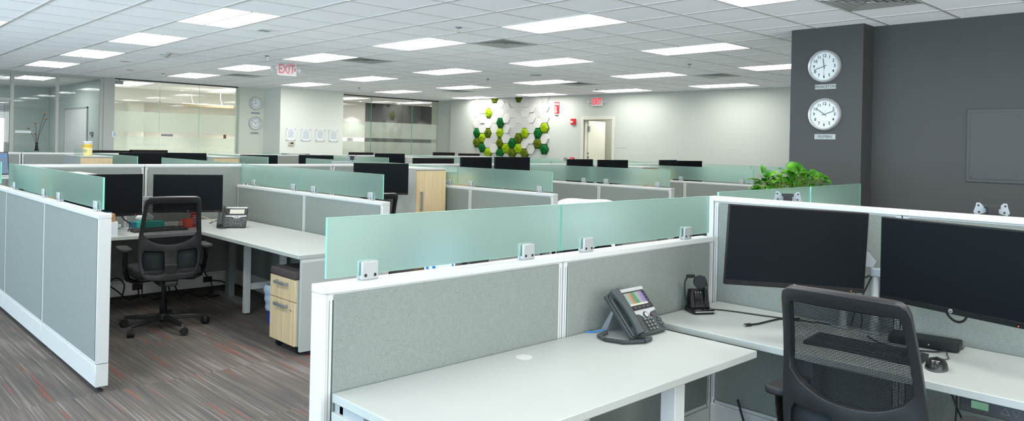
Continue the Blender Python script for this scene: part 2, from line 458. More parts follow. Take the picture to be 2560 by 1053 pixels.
def make_chair(label):
    o = thing('office_chair', label, 'office chair', group='black mesh office chairs')
    zs = [.44, .455, .47, .5, .55, .6, .66, .71, .76, .82, .88, .94, 1.0, 1.04, 1.06, 1.075, 1.085, 1.093, 1.098, 1.10]
    right = [(hw(z), z) for z in zs]; top = [(x, 1.10 + .004 * (1 - (x / .165) ** 2)) for x in (.11, .055, 0, -.055, -.11)]
    bot = [(x, .44 - .012 * (1 - (x / .165) ** 2)) for x in (-.11, -.055, 0, .055, .11)]
    outer = right + top + [(-x, z) for x, z in reversed(right)] + bot
    ub = lambda x: .712 + .075 * (abs(x) / .2) ** 2.4
    wi = lambda z: hw(min(z, 1.03)) - .03
    uw = [(x, ub(x)) for x in [-.17 + .034 * i for i in range(11)]]
    upper = uw + [(wi(z), z) for z in (.80, .86, .92, .98, 1.03)] + [(wi(1.03) - .006, 1.05)] + [(x, 1.053) for x in (.1, 0, -.1)] + [(-wi(1.03) + .006, 1.05)] + [(-wi(z), z) for z in (1.03, .98, .92, .86, .80)]
    def low(s):
        a = [(.05, .485), (.10, .478), (.16, .482), (.185, .5), (.2, .55), (.205, .6), (.203, .65), (.19, .675), (.12, .668), (.06, .664), (.05, .655), (.047, .6), (.047, .54)]
        return [(s * x, z) for x, z in (a if s > 0 else reversed(a))]
    v, f = fill_loops([outer, upper, low(1), low(-1)])
    m = MB(); m.add([(x, yb(x, z) - .012, z) for x, _, z in v], f)
    fr = m.build('back_frame', 'black_plastic', o, ang=180)
    sd = fr.modifiers.new('thick', 'SOLIDIFY'); sd.thickness = .03; sd.offset = 0
    bv = fr.modifiers.new('bevel', 'BEVEL'); bv.width = .008; bv.segments = 3; bv.limit_method = 'ANGLE'; bv.angle_limit = R(50)
    # woven back: a fine grid inside the upper window
    m = MB(); NX, NZ = 12, 14; vs = []; fs = []
    for j in range(NZ + 1):
        for i in range(NX + 1):
            u = -1 + 2 * i / NX; zt = 1.062
            x = u * .205; zb = ub(min(.17, abs(x))) - .012; z = zb + (zt - zb) * j / NZ; x = u * (wi(min(1.03, max(.8, z))) + .008)
            vs.append((x, yb(x, z) + .004, z))
    for j in range(NZ):
        for i in range(NX): a = j * (NX + 1) + i; fs.append((a, a + 1, a + NX + 2, a + NX + 1))
    m.add(vs, fs); m.build('back_mesh', 'chair_mesh', o, ang=180)
    for s in (-1, 1):
        v, f = fill_loops([low(s)]); m = MB(); m.add([(x, yb(x, z) - .004, z) for x, _, z in v], f)
        p = m.build('lumbar_panel', 'lumbar_fabric', o, ang=180); sd = p.modifiers.new('t', 'SOLIDIFY'); sd.thickness = .006
    # seat
    m = MB(); m.rbox(-.25, .25, -.215, .27, .455, .515, .07, seg=6); m.build('seat', 'seat_fabric', o, bevel=.022, seg=4)
    m = MB(); m.rbox(-.225, .225, -.19, .245, .43, .456, .06, seg=5); m.build('seat_shell', 'black_plastic', o, bevel=.005)
    m = MB(); m.box(-.07, .07, -.17, .13, .375, .43); m.box(-.045, .045, -.25, -.15, .385, .42); m.prism([(-.04, -.215, .40), (.04, -.215, .40), (.05, -.24, .56), (-.05, -.24, .56)], (0, .016, 0))
    t = m.build('tilt_mechanism', 'soft_black', o, bevel=.008)
    l = MB(); l.cyl((.07, .03, .4), (.2, .05, .405), .006, n=8); l.rbox(.19, .25, .035, .065, .398, .412, .008); l.build('lever', 'black_plastic', t)
    for s in (-1, 1):
        m = MB(); pts = [(s * .10, -.02, .415), (s * .22, -.02, .405), (s * .275, -.03, .43), (s * .298, -.05, .50), (s * .305, -.075, .58), (s * .305, -.085, .655)]
        m.tube(pts, .02, 10, rs=[.017, .018, .019, .019, .018, .017])
        m.build('arm_support', 'gloss_black', o)
        m = MB(); m.rbox(s * .305 - .045, s * .305 + .045, -.14, .11, .658, .688, .035, seg=5); m.build('armrest', 'soft_black', o, bevel=.01, seg=3)
    m = MB(); m.cyl((0, 0, .06), (0, 0, .24), .029, n=20); m.cyl((0, 0, .24), (0, 0, .38), .019, n=16); m.build('gas_column', 'gloss_black', o)
    m = MB(); m.cyl((0, 0, .075), (0, 0, .125), .05, .042, 20)
    for i in range(5):
        a = R(-4 + 72 * i); M = Matrix.Rotation(a, 4, 'Z')
        m.add([(.03, -.026, .075), (.03, .026, .075), (.03, .022, .118), (.03, -.022, .118), (.325, -.017, .068), (.325, .017, .068), (.325, .013, .088), (.325, -.013, .088)],
              [(0, 1, 2, 3), (7, 6, 5, 4), (0, 4, 5, 1), (1, 5, 6, 2), (2, 6, 7, 3), (3, 7, 4, 0)], M)
    b = m.build('star_base', 'black_plastic', o, bevel=.005)
    for i in range(5):
        a = R(-4 + 72 * i); c = Vector((.32 * math.cos(a), .32 * math.sin(a), 0)); w = MB(); d = Vector((math.cos(a + .9), math.sin(a + .9), 0))
        n = Vector((-d.y, d.x, 0)); cc = c + d * .012
        for s in (-1, 1): w.cyl(cc + n * (s * .006) + Vector((0, 0, .031)), cc + n * (s * .026) + Vector((0, 0, .031)), .031, .027, 18)
        w.cyl(cc - n * .007 + Vector((0, 0, .031)), cc + n * .007 + Vector((0, 0, .031)), .024, n=12)
        k = w.build('caster', 'rubber', o)
        st = MB(); st.cyl(c + Vector((0, 0, .05)), c + Vector((0, 0, .085)), .009, n=10); st.build('caster_stem', 'chrome', k)
    return o

# ---- monitor: faces local -y, origin at panel centre
def make_monitor(label, w=.613, h=.362, logo=True):
    o = thing('computer_monitor', label, 'monitor', group='black flat monitors')
    m = MB(); m.box(-w / 2, w / 2, -.006, .016, -h / 2, h / 2); m.build('housing', 'bezel_black', o, bevel=.003)
    m = MB(); m.box(-w / 2 + .005, w / 2 - .005, -.0072, -.0058, -h / 2 + .024, h / 2 - .006); m.build('screen', 'gloss_screen', o)
    m = MB(); m.box(-w / 2 + .001, w / 2 - .001, -.0082, -.0058, -h / 2 + .001, -h / 2 + .0235); b = m.build('lower_bezel', 'bezel_black', o, bevel=.001, seg=1)
    m = MB(); m.box(-.2, .2, .015, .04, -.11, .11); m.box(-.06, .06, .039, .05, -.06, .06); m.build('rear_bulge', 'soft_black', o, bevel=.01)
    if logo:
        F = frame_m((0, -.0084, -h / 2 + .0125), (1, 0, 0), (0, 0, 1))
        m = MB(); m.cyl((0, 0, -.0004), (0, 0, .0004), .0085, n=24, M=F); g = m.build('logo_disc', 'silver', b)
        m = MB(); m.text('hp', .0125, F @ Matrix.Shear('XY', 4, (.25, 0)), .0008, .0004); m.build('logo_lettering', 'bezel_black', g)
    m = MB(); m.box(w / 2 - .06, w / 2 - .057, -.0088, -.0078, -h / 2 + .006, -h / 2 + .009); m.build('power_light', 'led_red', b)
    return o
pm('gloss_screen', rgb(17, 21, 25), .5, 0, .08)
def monitor(src, pos, yaw, label, roll=0.0, scale=None, first=False):
    o = src if first else copy_tree(src)
    o.location = pos; o.rotation_euler = (0, roll, yaw); o['label'] = label
    if scale: o.scale = (scale[0], 1, scale[1])
    return o

def make_arm(name, base, head, yaw, label, plate=False, group=None, ztop=None, btop=.737):
    """desk-clamped monitor arm: base on the desk, head behind a monitor"""
    o = thing(name, label, 'monitor arm', (base[0], base[1], btop), 0, group)
    bx, by = 0, 0; hx, hy, hz = head[0] - base[0], head[1] - base[1], head[2] - btop
    zc = hz - .075
    m = MB(); m.rbox(-.05, .05, -.045, .045, 0, .012, .012); m.cyl((0, 0, .012), (0, 0, .06), .026, n=18); m.build('clamp_base', 'brushed_alu', o, bevel=.002)
    m = MB(); m.cyl((0, 0, .06), (0, 0, zc - .02), .017, n=18); m.build('pole', 'silver', o)
    mid = Vector((hx * .5 - hy * .35, hy * .5 + hx * .35, zc)); end = Vector((hx, hy, zc))
    for a, b in ((Vector((0, 0, zc)), mid), (mid, end)):
        m = MB(); d = b - a; L = d.length; M = Matrix.Translation(a) @ Matrix.Rotation(math.atan2(d.y, d.x), 4, 'Z'); m.rbox(-.025, L + .025, -.024, .024, -.02, .02, .022, M=M, seg=5)
        m.build('arm_link', 'light_grey', o, bevel=.006)
    m = MB(); m.cyl(end + Vector((0, 0, -.03)), end + Vector((0, 0, .05)), .021, n=18); m.cyl(end + Vector((0, 0, -.002)), end + Vector((0, 0, .001)), .0225, n=18)
    k = m.build('swivel_head', 'light_grey', o)
    n = Vector((math.sin(yaw), -math.cos(yaw), 0)); t = Vector((math.cos(yaw), math.sin(yaw), 0)); c = Vector((hx, hy, hz))
    m = MB(); F = frame_m(c + n * .02, t, (0, 0, 1))
    if plate:
        pl = [(-.024, -.012), (.024, -.012), (.036, -.018), (.062, -.026), (.072, -.014), (.064, .012), (.060, .030), (.046, .030), (.026, .008), (-.026, .008), (-.046, .030), (-.060, .030), (-.064, .012), (-.072, -.014), (-.062, -.026), (-.036, -.018)]
        m.prism([F @ Vector((x, y, 0)) for x, y in pl], n * .004); q = m.build('bracket_plate', 'light_grey', o)
        h = MB()
        for x, y in ((-.053, .018), (.053, .018), (-.05, -.012), (.05, -.012)): h.cyl(F @ Vector((x, y, .0045)), F @ Vector((x, y, .0055)), .0045, n=10)
        h.build('screw_hole', 'slit_dark', q)
        m = MB(); m.box(-.022, .022, -.03, .014, -.018, .03, M=F); m.box(-.03, .03, .006, .02, -.02, .026, M=F); m.build('knuckle', 'soft_black', o, bevel=.003)
    else:
        pl = [(-.055, -.035), (-.02, -.05), (.02, -.05), (.055, -.035), (.07, .02), (.035, .055), (-.035, .055), (-.07, .02)]
        m.prism([F @ Vector((x, y, 0)) for x, y in pl], n * -.006); m.build('bracket_plate', 'light_grey', o)
        m = MB(); m.box(-.02, .02, -.03, .02, -.03, .0, M=F); m.build('knuckle', 'soft_black', o)
    return o

# ---- desk phone: faces local -y, origin on the desk at middle of the front edge
def make_phone(label, colour=True):
    o = thing('desk_phone', label, 'telephone'); W = .262; D = .205; ang = R(47)
    S = Matrix.Translation((0, 0, .012)) @ Matrix.Rotation(ang, 4, 'X')          # slab frame: x, y up the slab, z out
    m = MB(); m.rbox(-W / 2, W / 2, 0, D + .02, -.02, 0, .014, M=S); body = m.build('body', 'phone_grey', o, bevel=.004)
    m = MB(); m.rbox(-.128, -.066, .004, D + .005, .0005, .012, .01, M=S); m.build('cradle', 'phone_grey', o, bevel=.004)
    m = MB(); b0 = S @ Vector((0, D * .8, -.02)); m.add([(-.09, b0.y, b0.z), (.09, b0.y, b0.z), (.09, b0.y + .05, 0), (-.09, b0.y + .05, 0), (-.09, b0.y + .006, b0.z + .008), (.09, b0.y + .006, b0.z + .008), (.09, b0.y + .085, 0), (-.09, b0.y + .085, 0)],
        [(0, 1, 2, 3), (4, 7, 6, 5), (0, 4, 5, 1), (3, 2, 6, 7), (0, 3, 7, 4), (1, 5, 6, 2)]); m.build('foot_stand', 'grey_metal', o)
    # handset
    m = MB(); pts = []; rs = []
    for i in range(13):
        t = i / 12; y = .002 + t * (D + .010); z = .026 + .010 * math.sin(PI * t); pts.append(S @ Vector((-.097, y, z))); rs.append(.0185 + .006 * (abs(2 * t - 1) ** 3))
    M2 = None
    m.tube(pts, .022, 14, rs=rs); m.cyl(S @ Vector((-.097, .028, .004)), S @ Vector((-.097, .028, .024)), .024, .025, 18); m.cyl(S @ Vector((-.097, D, .004)), S @ Vector((-.097, D, .024)), .024, .025, 18)
    hs = m.build('handset', 'phone_grey', o, ang=60)
    # screen block
    y0 = .118 if colour else .135
    m = MB(); m.rbox(-.062, W / 2 - .004, y0, D + .014, 0, .008, .006, M=S); m.build('display_block', 'phone_black', o, bevel=.002)
    m = MB(); m.rbox(-.063, W / 2 - .003, D + .006, D + .024, -.016, .012, .006, M=S); m.build('top_trim', 'silver', o, bevel=.003)
    pl = [(-.063, y0), (W / 2 - .004, y0), (W / 2 - .004, y0 - .014), (.082, y0 - .02), (.064, y0 - .032), (.056, y0 - .046), (.040, y0 - .052), (.024, y0 - .046), (.016, y0 - .032), (-.004, y0 - .02), (-.063, y0 - .016)]
    m = MB(); m.prism([S @ Vector((x, y, .0003)) for x, y in pl], S.to_3x3() @ Vector((0, 0, .004))); m.build('silver_trim', 'silver', o)
    ring = MB(); c = Vector((.040, y0 - .030, .004)); ring.cyl(S @ c, S @ (c + Vector((0, 0, .004))), .0165, n=24); rg = ring.build('navigation_ring', 'phone_black', o)
    m = MB(); m.cyl(S @ (c + Vector((0, 0, .003))), S @ (c + Vector((0, 0, .0055))), .0115, n=24); m.build('select_button', 'silver', rg)
    sx0, sx1 = -.028, .102
    sy0, sy1 = (y0 + .022, D + .001) if colour else (y0 + .014, D - .004)
    m = MB(); m.box(sx0, sx1, sy0, sy1, .0078, .0092)
    sc = m.build('display', 'phone_colour_screen' if colour else 'lcd_pale', o); sc.matrix_basis = S
    if colour:
        m = MB(); m.box(sx0, sx1, sy0, sy0 + .009, .0091, .0094, M=S); m.build('softkey_bar', 'lcd_pale', o)
    keys = []
    for i in range(4): keys.append((-.006 + i * .03, y0 + .010, .018, .006, 'key_grey'))
    for i in range(5 if colour else 2):
        yy = sy0 + .006 + i * (.0145 if colour else .016)
        keys.append((-.041, yy, .011, .006, 'key_grey')); keys.append((.114, yy, .011, .006, 'key_grey'))
    for r in range(4):
        for cidx in range(3): keys.append((.016 + cidx * .0235, .069 - r * .0165, .017, .011, 'key_grey'))
    for x, y in ((-.036, .083), (-.036, .046), (-.043, .032), (-.026, .033), (.113, .068), (.104, .054), (.121, .054), (.104, .034), (.121, .034), (.113, .021)): keys.append((x, y, .013, .010, 'key_grey'))
    keys.append((.086, .084, .014, .010, 'red_key' if colour else 'key_grey')); keys.append((-.028, .012, .034, .010, 'key_grey'))
    for x, y, w, h, mt in keys:
        m = MB(); m.rbox(x - w / 2, x + w / 2, y - h / 2, y + h / 2, .0002 if y < y0 else .0075, .0055 if y < y0 else .0105, .003, M=S, seg=2); m.build('key', mt, body)
    m = MB()
    for r in range(4):
        for cidx in range(3):
            m.text('123456789*0#'[r * 3 + cidx], .009, S @ Matrix.Translation((.016 + cidx * .0235, .069 - r * .0165, .0055)), .0003)
    m.build('key_legends', 'key_legend', body)
    return o
pm('red_key', rgb(96, 52, 58), .4)
def coil(name, pts, parent, r=.0075, wire=.0021, turns=80):
    """coiled handset cord along a polyline"""
    P_ = [Vector(p) for p in pts]; seg = [0]
    for a, b in zip(P_, P_[1:]): seg.append(seg[-1] + (b - a).length)
    def at(s):
        for i in range(len(P_) - 1):
            if s <= seg[i + 1] or i == len(P_) - 2:
                u = (s - seg[i]) / max(1e-9, seg[i + 1] - seg[i]); return P_[i].lerp(P_[i + 1], u), (P_[i + 1] - P_[i]).normalized()
    out = []; N = turns * 8
    for i in range(N + 1):
        s = seg[-1] * i / N; p, d = at(s); a = Vector((0, 0, 1)); b = d.cross(a).normalized(); a = b.cross(d); t = 2 * PI * turns * i / N
        out.append(p + a * (r * math.cos(t)) + b * (r * math.sin(t)))
    m = MB(); m.tube(out, wire, 5); return m.build(name, 'phone_grey', parent)
def smooth(pts, k=6):
    """catmull-rom through points"""
    P_ = [Vector(p) for p in pts]; out = []
    for i in range(len(P_) - 1):
        p0, p1, p2, p3 = P_[max(0, i - 1)], P_[i], P_[i + 1], P_[min(len(P_) - 1, i + 2)]
        for j in range(k):
            t = j / k; out.append(.5 * ((2 * p1) + (p2 - p0) * t + (2 * p0 - 5 * p1 + 4 * p2 - p3) * t * t + (3 * p1 - p0 - 3 * p2 + p3) * t ** 3))
    return out + [P_[-1]]
def cable(name, pts, r, label, cat='cable', mat='cable_black', group=None, k=6):
    m = MB(); m.tube(smooth(pts, k), r, 8); o = m.build(name, mat); return tag(o, label, cat, group)

def make_keyboard(label):
    o = thing('keyboard', label, 'keyboard'); m = MB(); m.add([(-.225, -.075, 0), (.225, -.075, 0), (.225, .075, 0), (-.225, .075, 0), (-.225, -.075, .012), (.225, -.075, .012), (.225, .075, .026), (-.225, .075, .026)], [(0, 3, 2, 1), (4, 5, 6, 7), (0, 1, 5, 4), (1, 2, 6, 5), (2, 3, 7, 6), (3, 0, 4, 7)])
    m.build('case', 'soft_black', o, bevel=.003); k = MB()
    for r in range(6):
        for c in range(21):
            x = -.212 + c * .0202; y = -.062 + r * .0215
            if c in (14, 18) and r > 0 and c == 18: continue
            if r == 0 and 4 <= c <= 9 and c != 4: continue
            w = .0168 if not (r == 0 and c == 4) else .118
            z = .0125 + (y + .075) / .15 * .014; k.box(x, x + w, y, y + .0165, z, z + .006)
    k.build('keys', 'dark_grey', o)
    return o

def make_tower(label, W=.42, Dp=.95, H=1.286, hs=1):
    """storage tower: oak door front at local y=0 facing -y, x 0..W"""
    o = thing('storage_tower', label, 'cabinet', group='white storage towers with oak doors')
    m = MB(); m.box(0, W, .02, Dp, .05, H - .02); m.build('carcass', 'white_laminate', o, bevel=.002)
    m = MB(); m.box(-.002, W + .002, -.002, Dp + .002, H - .02, H); m.build('top', 'white_laminate', o, bevel=.002)
    m = MB(); m.box(.003, W - .003, 0, .019, .055, H - .026); d = m.build('door', 'oak', o, bevel=.0015, seg=1)
    hx = .055 if hs > 0 else W - .075
    m = MB(); m.box(hx, hx + .022, -.028, -.02, H - .47, H - .26); m.box(hx, hx + .022, -.021, .001, H - .275, H - .26); m.box(hx, hx + .022, -.021, .001, H - .47, H - .455); m.build('handle', 'grey_metal', d, bevel=.001, seg=1)
    m = MB(); m.cyl((hx + .012, .001, H - .52), (hx + .012, -.006, H - .52), .010, n=16); m.build('lock', 'chrome', d)
    m = MB(); m.box(.02, W - .02, .04, Dp - .02, 0, .05); m.build('plinth', 'soft_black', o)
    return o

def make_pedestal(label):
    """mobile pedestal, drawer fronts face local -y, origin floor middle of the front"""
    o = thing('mobile_pedestal', label, 'drawer unit'); W = .39; Dp = .5
    m = MB(); m.box(-W / 2, W / 2, .02, Dp, .065, .55); m.build('carcass', 'white_laminate', o, bevel=.002)
    for z0, z1 in ((.068, .384), (.39, .548)):
        m = MB(); m.box(-W / 2, W / 2, 0, .019, z0, z1); d = m.build('drawer_front', 'oak', o, bevel=.0015, seg=1)
        zc = z1 - .04
        m = MB(); m.box(-.09, .09, -.03, -.021, zc - .011, zc + .011); m.box(-.09, -.076, -.022, .001, zc - .011, zc + .011); m.box(.076, .09, -.022, .001, zc - .011, zc + .011); m.build('handle', 'grey_metal', d, bevel=.001, seg=1)
        if z0 < .1:
            m = MB(); m.cyl((.145, .001, z1 - .055), (.145, -.006, z1 - .055), .010, n=16); m.cyl((.145, -.005, z1 - .055), (.145, -.008, z1 - .055), .006, n=12); m.build('lock', 'chrome', d)
    m = MB(); m.rbox(-W / 2 - .003, W / 2 + .003, -.004, Dp + .004, .5505, .61, .02); m.build('cushion', 'cushion_brown', o, bevel=.016, seg=4)
    for x, y in ((-.15, .06), (.15, .06), (-.15, .44), (.15, .44)):
        m = MB(); m.cyl((x - .013, y, .026), (x + .013, y, .026), .026, n=16); m.cyl((x, y, .03), (x, y, .068), .008, n=8); m.build('caster', 'rubber', o)
    return o

# ---- ceiling light: 2x4 troffer, long side along y, origin centre at ceiling plane
def make_light(label):
    o = thing('ceiling_light', label, 'ceiling light', group='recessed ceiling light panels'); a, b = .295, .5975
    m = MB(); t = .013
    for x0, x1, y0, y1 in ((-a, a, -b, -b + t), (-a, a, b - t, b), (-a, -a + t, -b + t, b - t), (a - t, a, -b + t, b - t)): m.box(x0, x1, y0, y1, -.006, .05)
    m.build('frame', 'vent_white', o)
    for s in (-1, 1):
        m = MB(); vs = []; fs = []; N = 8
        for i in range(N + 1):
            q = i / N; x = s * (.005 + q * (a - t - .005)); z = .004 + .022 * math.sin(PI * .5 * q)
            for y in (-b + t, b - t): vs.append((x, y, z))
        for i in range(N): fs.append((2 * i, 2 * i + 1, 2 * i + 3, 2 * i + 2))
        m.add(vs, fs); m.build('diffuser', 'lamp', o, ang=60)
    m = MB(); m.box(-.008, .008, -b + t, b - t, -.003, .02); m.build('centre_rib', 'groove_grey', o)
    return o
def make_vent(label):
    o = thing('air_vent', label, 'air vent', group='square ceiling air vents')
    m = MB(); a = .29
    for x0, x1, y0, y1 in ((-a, a, -a, -a + .03), (-a, a, a - .03, a), (-a, -a + .03, -a, a), (a - .03, a, -a, a)): m.box(x0, x1, y0, y1, -.008, .002)
    m.build('frame', 'vent_white', o)
    m = MB(); m.box(-a + .03, a - .03, -a + .03, a - .03, -.002, .002); m.build('backing', 'vent_dark', o)
    for i, r in enumerate((.25, .195, .14, .085)):
        m = MB(); p = r - .042
        for k in range(4):
            M = Matrix.Rotation(PI / 2 * k, 4, 'Z'); m.add([(-r, -r, -.009), (r, -r, -.009), (p, -p, -.004), (-p, -p, -.004), (-r, -r, -.007), (r, -r, -.007)], [(0, 1, 2, 3), (0, 1, 5, 4)], M)
        m.build('louvre', 'vent_white', o)
    m = MB(); m.box(-.03, .03, -.03, .03, -.014, -.008); m.build('centre_plate', 'vent_white', o)
    return o
def make_sprinkler(label):
    o = thing('sprinkler_head', label, 'sprinkler', group='ceiling sprinkler heads')
    m = MB(); m.lathe([(.001, .002), (.036, .002), (.034, -.006), (.014, -.012), (.012, -.02), (.001, -.02)], 18); m.build('escutcheon', 'grey_metal', o)
    m = MB()
    for s in (-1, 1): m.tube([(s * .008, 0, -.018), (s * .016, 0, -.032), (s * .01, 0, -.05), (0, 0, -.056)], .003, 6)
    m.build('yoke', 'chrome', o)
    m = MB(); m.cyl((0, 0, -.056), (0, 0, -.059), .017, n=14); m.build('deflector', 'chrome', o)
    return o
def make_clock(label, F, hour, minute, R0=.158, sec=None):
    """wall clock in frame F (x right, y up, z out of the wall)"""
    o = thing('wall_clock', label, 'clock', group='silver wall clocks')
    m = MB(); m.lathe([(R0 * .86, .0), (R0, .0), (R0, .012), (R0 * .985, .03), (R0 * .94, .04), (R0 * .88, .036), (R0 * .86, .024)], 56, M=F); m.build('rim', 'rim_silver', o, ang=60)
    m = MB(); m.cyl((0, 0, .002), (0, 0, .016), R0 * .875, n=48, M=F); m.build('dial', 'clock_face', o)
    m = MB()
    for h in range(1, 13):
        a = PI / 2 - h * PI / 6; m.text(str(h), R0 * .26, F @ Matrix.Translation((R0 * .64 * math.cos(a), R0 * .64 * math.sin(a), .0164)), .0004, .0008)
    for k in range(60):
        a = k * PI / 30; rr = R0 * .8; T = F @ Matrix.Translation((rr * math.cos(a), rr * math.sin(a), .0164)) @ Matrix.Rotation(a, 4, 'Z'); w = .004 if k % 5 == 0 else .0018
        m.box(-.003 if k % 5 == 0 else -.0012, .003 if k % 5 == 0 else .0012, -w / 3, w / 3, 0, .0004, M=T)
    m.build('numerals', 'ink_black', o)
    for nm, ang, L, w in (('hour_hand', hour, .5, .0055), ('minute_hand', minute, .68, .0045)):
        m = MB(); T = F @ Matrix.Rotation(PI / 2 - ang, 4, 'Z'); z = .019 if nm[0] == 'h' else .021
        m.box(-R0 * .16, R0 * L, -w / 2, w / 2, z, z + .001, M=T); m.build(nm, 'ink_black', o)
    if sec is not None:
        m = MB(); T = F @ Matrix.Rotation(PI / 2 - sec, 4, 'Z'); m.box(-R0 * .1, R0 * .7, -.0008, .0008, .0225, .0232, M=T); m.build('second_hand', 'ink_black', o)
    return o
def make_plate(label, F, w, h, text, size, mat='plate_grey', cat='sign', name='name_plate', group=None):
    o = thing(name, label, cat, group=group); m = MB(); m.box(-w / 2, w / 2, -h / 2, h / 2, -.004, .004, M=F); m.build('plate', mat, o, bevel=.0005, seg=1)
    if text:
        m = MB(); m.text(text, size, F @ Matrix.Translation((0, 0, .004)), .0004); m.build('lettering', 'ink_black', o)
    return o
def make_exit(label, F, glow, arrow, top=None):
    """exit sign box, frame F at the centre of its face plane"""
    o = thing('exit_sign', label, 'exit sign'); w, h = .30, .2
    m = MB(); m.rbox(-w / 2, w / 2, -h / 2, h / 2, -.045, 0, .02, M=F); m.build('housing', 'white_metal', o, bevel=.004)
    m = MB(); m.text('EXIT', .20, F @ Matrix.Translation((-.01 if arrow else 0, 0, .0)) @ Matrix.Scale(.62, 4, (1, 0, 0)), .0015, .004); m.build('lettering', glow, o)
    if arrow:
        m = MB()
        for s in (-1, 1): m.prism([F @ Vector(p) for p in ((.118, 0, .001), (.136, 0, .001), (.12, s * .026, .001), (.106, s * .026, .001))], F.to_3x3() @ Vector((0, 0, .0015)))
        m.build('arrow', 'sign_red', o)
    for s in (-1, 1):
        m = MB(); m.cyl((s * w / 2, 0, -.022), (s * (w / 2 + .03), 0, -.02), .016, .02, 12, M=F); k = m.build('lamp_neck', 'white_metal', o)
        m = MB(); m.lathe([(.001, -.05), (.034, -.045), (.046, -.012), (.048, 0), (.04, .003), (.001, .006)], 22, M=F @ Matrix.Translation((s * (w / 2 + .065), .0, -.005))); k2 = m.build('emergency_lamp', 'vent_white', k)
        m = MB(); m.lathe([(.001, .0065), (.036, .0045), (.038, .0055), (.03, .011), (.001, .013)], 22, M=F @ Matrix.Translation((s * (w / 2 + .065), .0, -.005))); m.build('lens', 'silver', k2)
    if top:
        m = MB(); m.box(-.06, .06, h / 2, h / 2 + top, -.035, -.012, M=F); m.build('mount', 'white_metal', o)
    return o
# ------------------------------------------------------------------ room shell
H = 2.78
m = MB(); m.box(-3.7, 17, -3.7, 22.2, -.1, 0); struct('floor', m, 'carpet')
LIGHTS = []
for k in range(-1, 5):
    for j in range(-2, 5):
        if k == -1 and j > 1 or (k >= 2 and j < 0) or (k == 4 and j == 0): continue
        LIGHTS.append((3.11 + 2.36 * k, 5.025 + 2.38 * j, k, j))
LIGHTS.append((1.34, 10.1, 9, 9))
OFFL = [(2.2, 20.2), (3.6, 18.3), (11.0, 18.0), (5.4, 17.9), (7.6, 17.9), (13.2, 18.0)]  # light panels added to brighten the rooms behind the glass
# ceiling slab with a pocket for every recessed light
m = MB(); xs = sorted(set([-3.7, 17.0] + [round(c[0] + d, 4) for c in LIGHTS + OFFL for d in (-.295, .295)])); ys_ = sorted(set([-3.7, 22.2] + [round(c[1] + d, 4) for c in LIGHTS + OFFL for d in (-.5975, .5975)]))
for x0, x1 in zip(xs, xs[1:]):
    for y0, y1 in zip(ys_, ys_[1:]):
        cx, cy = (x0 + x1) / 2, (y0 + y1) / 2
        if not any(abs(cx - c[0]) < .295 and abs(cy - c[1]) < .5975 for c in LIGHTS + OFFL):
            m.box(x0, x1, y0, y1, H, H + .06)
m.box(-3.7, 17, -3.7, 22.2, H + .06, H + .16); struct('ceiling', m, 'ceiling_tile')
m = MB(); w = .012; x = 2.225 - .59 * 9
while x < 13.6:
    m.box(x - w, x + w, -3.6, 16.6, H - .004, H + .001); x += .59
y = 4.43 - .595 * 13
while y < 16.6:
    x = 2.225 - .59 * 9
    while x < 13.6:
        if not any(abs(x + .295 - c[0]) < .29 and abs(y - c[1]) < .3 for c in LIGHTS): m.box(x, x + .59, y - w, y + w, H - .0035, H + .001)
        x += .59
    y += .595
struct('trim_1', m, 'grid_bar')['label'] = 'ceiling grid bars'
# left side: framed glazing, frameless glazing, clock wall, pillar
m = MB(); m.box(-3.6, 1.2, 16.65, 16.8, 0, H); m.box(7.28, 7.95, 16.58, 16.8, 0, H); struct('wall_left', m, 'green_white_paint')
m = MB(); m.box(4.49, 4.69, 16.64, 16.82, 0, H); struct('trim_2', m, 'frame_grey')
m = MB(); m.box(7.86, 9.47, 15.75, 16.85, 0, H); o = struct('wall_pillar', m, 'pillar_paint')
m = MB(); m.box(12.98, 13.6, 15.83, 16.85, 0, H); struct('wall_corner', m, 'white_paint')
m = MB()
for x0, x1 in ((1.2, 1.26), (2.9, 2.96), (3.65, 3.70), (4.43, 4.49)): m.box(x0, x1, 16.66, 16.74, 0, H)
m.box(1.2, 4.49, 16.665, 16.735, H - .05, H); m.box(1.2, 4.49, 16.665, 16.735, 0, .09); m.box(1.26, 2.9, 16.665, 16.735, 2.21, 2.265)
wn = struct('window_1', m, 'frame_grey', bevel=.003)
for i, (x0, x1, z0, z1) in enumerate(((1.26, 2.9, .09, 2.21), (1.26, 2.9, 2.265, H - .05), (2.96, 3.65, .09, H - .05), (3.70, 4.43, .09, H - .05))):
    m = MB(); m.box(x0, x1, 16.697, 16.703, z0, z1); m.build('pane', 'window_glass', wn)
def glazing(name, y, xs, z1=H - .02):
    m = MB(); m.box(xs[0], xs[-1], y - .025, y + .025, z1 - .005, H); m.box(xs[0], xs[-1], y - .02, y + .02, 0, .03)
    g = struct(name, m, 'dark_grey')
    for x0, x1 in zip(xs, xs[1:]):
        m = MB(); m.box(x0 + .004, x1 - .004, y - .006, y + .006, .03, z1 - .005); p = m.build('pane', ['window_glass', 'glass_edge'], g)
        for f in p.data.polygons:
            if abs(f.normal.x) > .5: f.material_index = 1
        for z0_, z1_ in ((.04, 1.597), (1.692, 2.112)):
            q = MB(); q.box(x0 + .006, x1 - .006, y + .007, y + .008, z0_, z1_); q.build('etched_film', 'etched_film', p)
    return g
g1 = glazing('window_2', 16.70, (4.69, 5.585, 6.42, 7.28))
m = MB(); m.box(4.70, 4.86, 16.675, 16.725, 2.66, 2.735); m.box(4.78, 4.80, 16.68, 16.72, 2.735, H); m.build('patch_fitting', 'grey_metal', g1)
